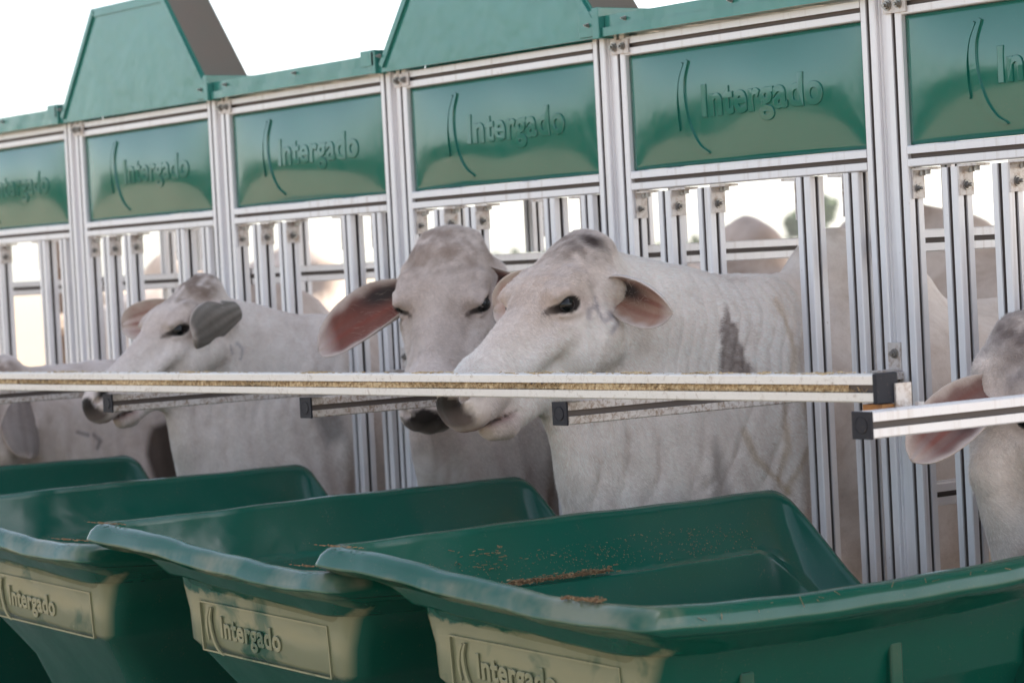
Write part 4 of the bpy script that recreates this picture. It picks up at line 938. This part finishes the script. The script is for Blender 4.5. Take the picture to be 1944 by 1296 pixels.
# -- the lowered head at the left edge
def paint0(V, q, mixin, nz):
    mixin(poly_mask(V, [(.11, 1.00), (.0, 1.02), (-.10, .95), (-.14, .80), (.10, .80), (.13, .92)], .02)*.95, (.10, .07, .055))
    near = (V[:, 1] > 0).astype(float)
    for p in ([(.33, 1.0), (.30, .99)], [(.28, .99), (.26, .97), (.27, .95)]): mixin(near*line_mask(V, p, .006)*.7, (.15, .14, .15))
make_cow(-2.526, 0, (.54, 0, 1.20), R(0), R(52), 0, 'grey-white cow with lowered head at the left edge, ear hanging behind the long rail', neckb=(.0, 0, 1.04), paint=paint0, smudge=1.2, hs=.90,
         neck_r=(.10, .155), hump=.11, body_off=(.10, 0, -.06), coatmul=(.78, .75, .75),
         creases=[([(.40-.04*i, 1.1), (.39-.04*i, .95), (.40-.04*i, .84)], .010, .004) for i in range(8)],
         dewlap=[((.35, 0, 1.0), (.28, 0, .80), .09, .13, .6), ((.15, 0, 1.0), (.10, 0, .75), .13, .2, .55)],
         ears=[dict(side=1, dir=(.10, .35, -1), nrm=(.2, -1, -.2), L=.20, W=.14, c0=1.6, c1=.6, h=.06, w=.09, v=-.10, back=(.30, .26, .24)),
               dict(side=-1, dir=(.12, -1, -.3), nrm=(.95, .2, .1), L=.22, W=.12, h=.05, w=.08, v=-.08)])

BARKP = mat('weathered_brown_post', (.13, .075, .045), .85)
# ------------------------------------------------------------------ cattle and things behind the fence
def back_cow(px, hump_y, Y, X, turn, label, seed, mul, headup=True):
    rb = np.random.RandomState(seed)
    def pt(V, q, mixin, nz):
        mixin(np.clip(nz[0]*.9+.1, 0, 1)*(V[:, 2] > 1.15)*.45, (.30, .22, .16))
    make_cow(X, Y, (.40, .0, 1.36 if headup else 1.0), 0, R(38), 0, label, neckb=(-.05, 0, 1.12 if headup else 1.0), low=True, eyes=(), paint=pt, coatmul=mul, grp='cattle standing behind the fence',
             turn=turn, hump=.13, neck_r=(.1, .18), dewlap=[((.25, 0, 1.0), (0, 0, .8), .12, .18, .5), ((-.30, 0, 1.385), (-.62, 0, 1.35), .13, .14, .75)],
             ears=[dict(side=1, dir=(0, 1, -.2), nrm=(1, 0, -.3), L=.24, W=.13), dict(side=-1, dir=(0, -1, -.2), nrm=(1, 0, -.3), L=.24, W=.13)], body_off=(0, 0, .06))
back_cow(0, 0, 3.0, -3.05, R(75), 'blurred brownish humped cow far behind the gate right of the largest head', 31, (.66, .62, .60))
back_cow(0, 0, 2.1, -2.15, R(-70), 'pale cow back seen over the neck of the largest cow', 32, (.85, .83, .82))
back_cow(0, 0, 2.2, -6.6, R(-100), 'sunlit beige cow behind the leftmost gate', 33, (.95, .84, .72))
back_cow(0, 0, 1.9, -4.3, R(95), 'grey cow behind the gate left of the frontal head', 34, (.80, .76, .74), False)
m = MB(); m.box((-9.02, 3.0, 0), (-8.86, 3.14, 1.70)); tag(m.build('timber_post', BARKP), 'brown timber post standing behind the leftmost gate', 'post')
m = MB(); m.box((-1.30, 1.72, .10), (-.35, 1.745, .92)); m.box((-1.30, 1.70, .93), (-.35, 1.74, .97)); tag(m.build('timber_board', WOOD), 'orange brown board low behind the gate at the right edge', 'board')


# ------------------------------------------------------------------ thin haze volume added to pale the far background
m = MB(); m.box((-260, -120, -1), (60, 230, 16)); hz = m.build('haze', None)
hm = bpy.data.materials.new('haze'); hm.use_nodes = True; t = hm.node_tree; t.nodes.clear()
pv = t.nodes.new('ShaderNodeVolumePrincipled'); pv.inputs['Density'].default_value = .0006; pv.inputs['Color'].default_value = (.98, .96, .92, 1); pv.inputs['Anisotropy'].default_value = .35
t.links.new(pv.outputs[0], t.nodes.new('ShaderNodeOutputMaterial').inputs['Volume']); hz.data.materials.append(hm); tag(hz, kind='stuff', label='thin haze added to pale the far background', cat='haze')
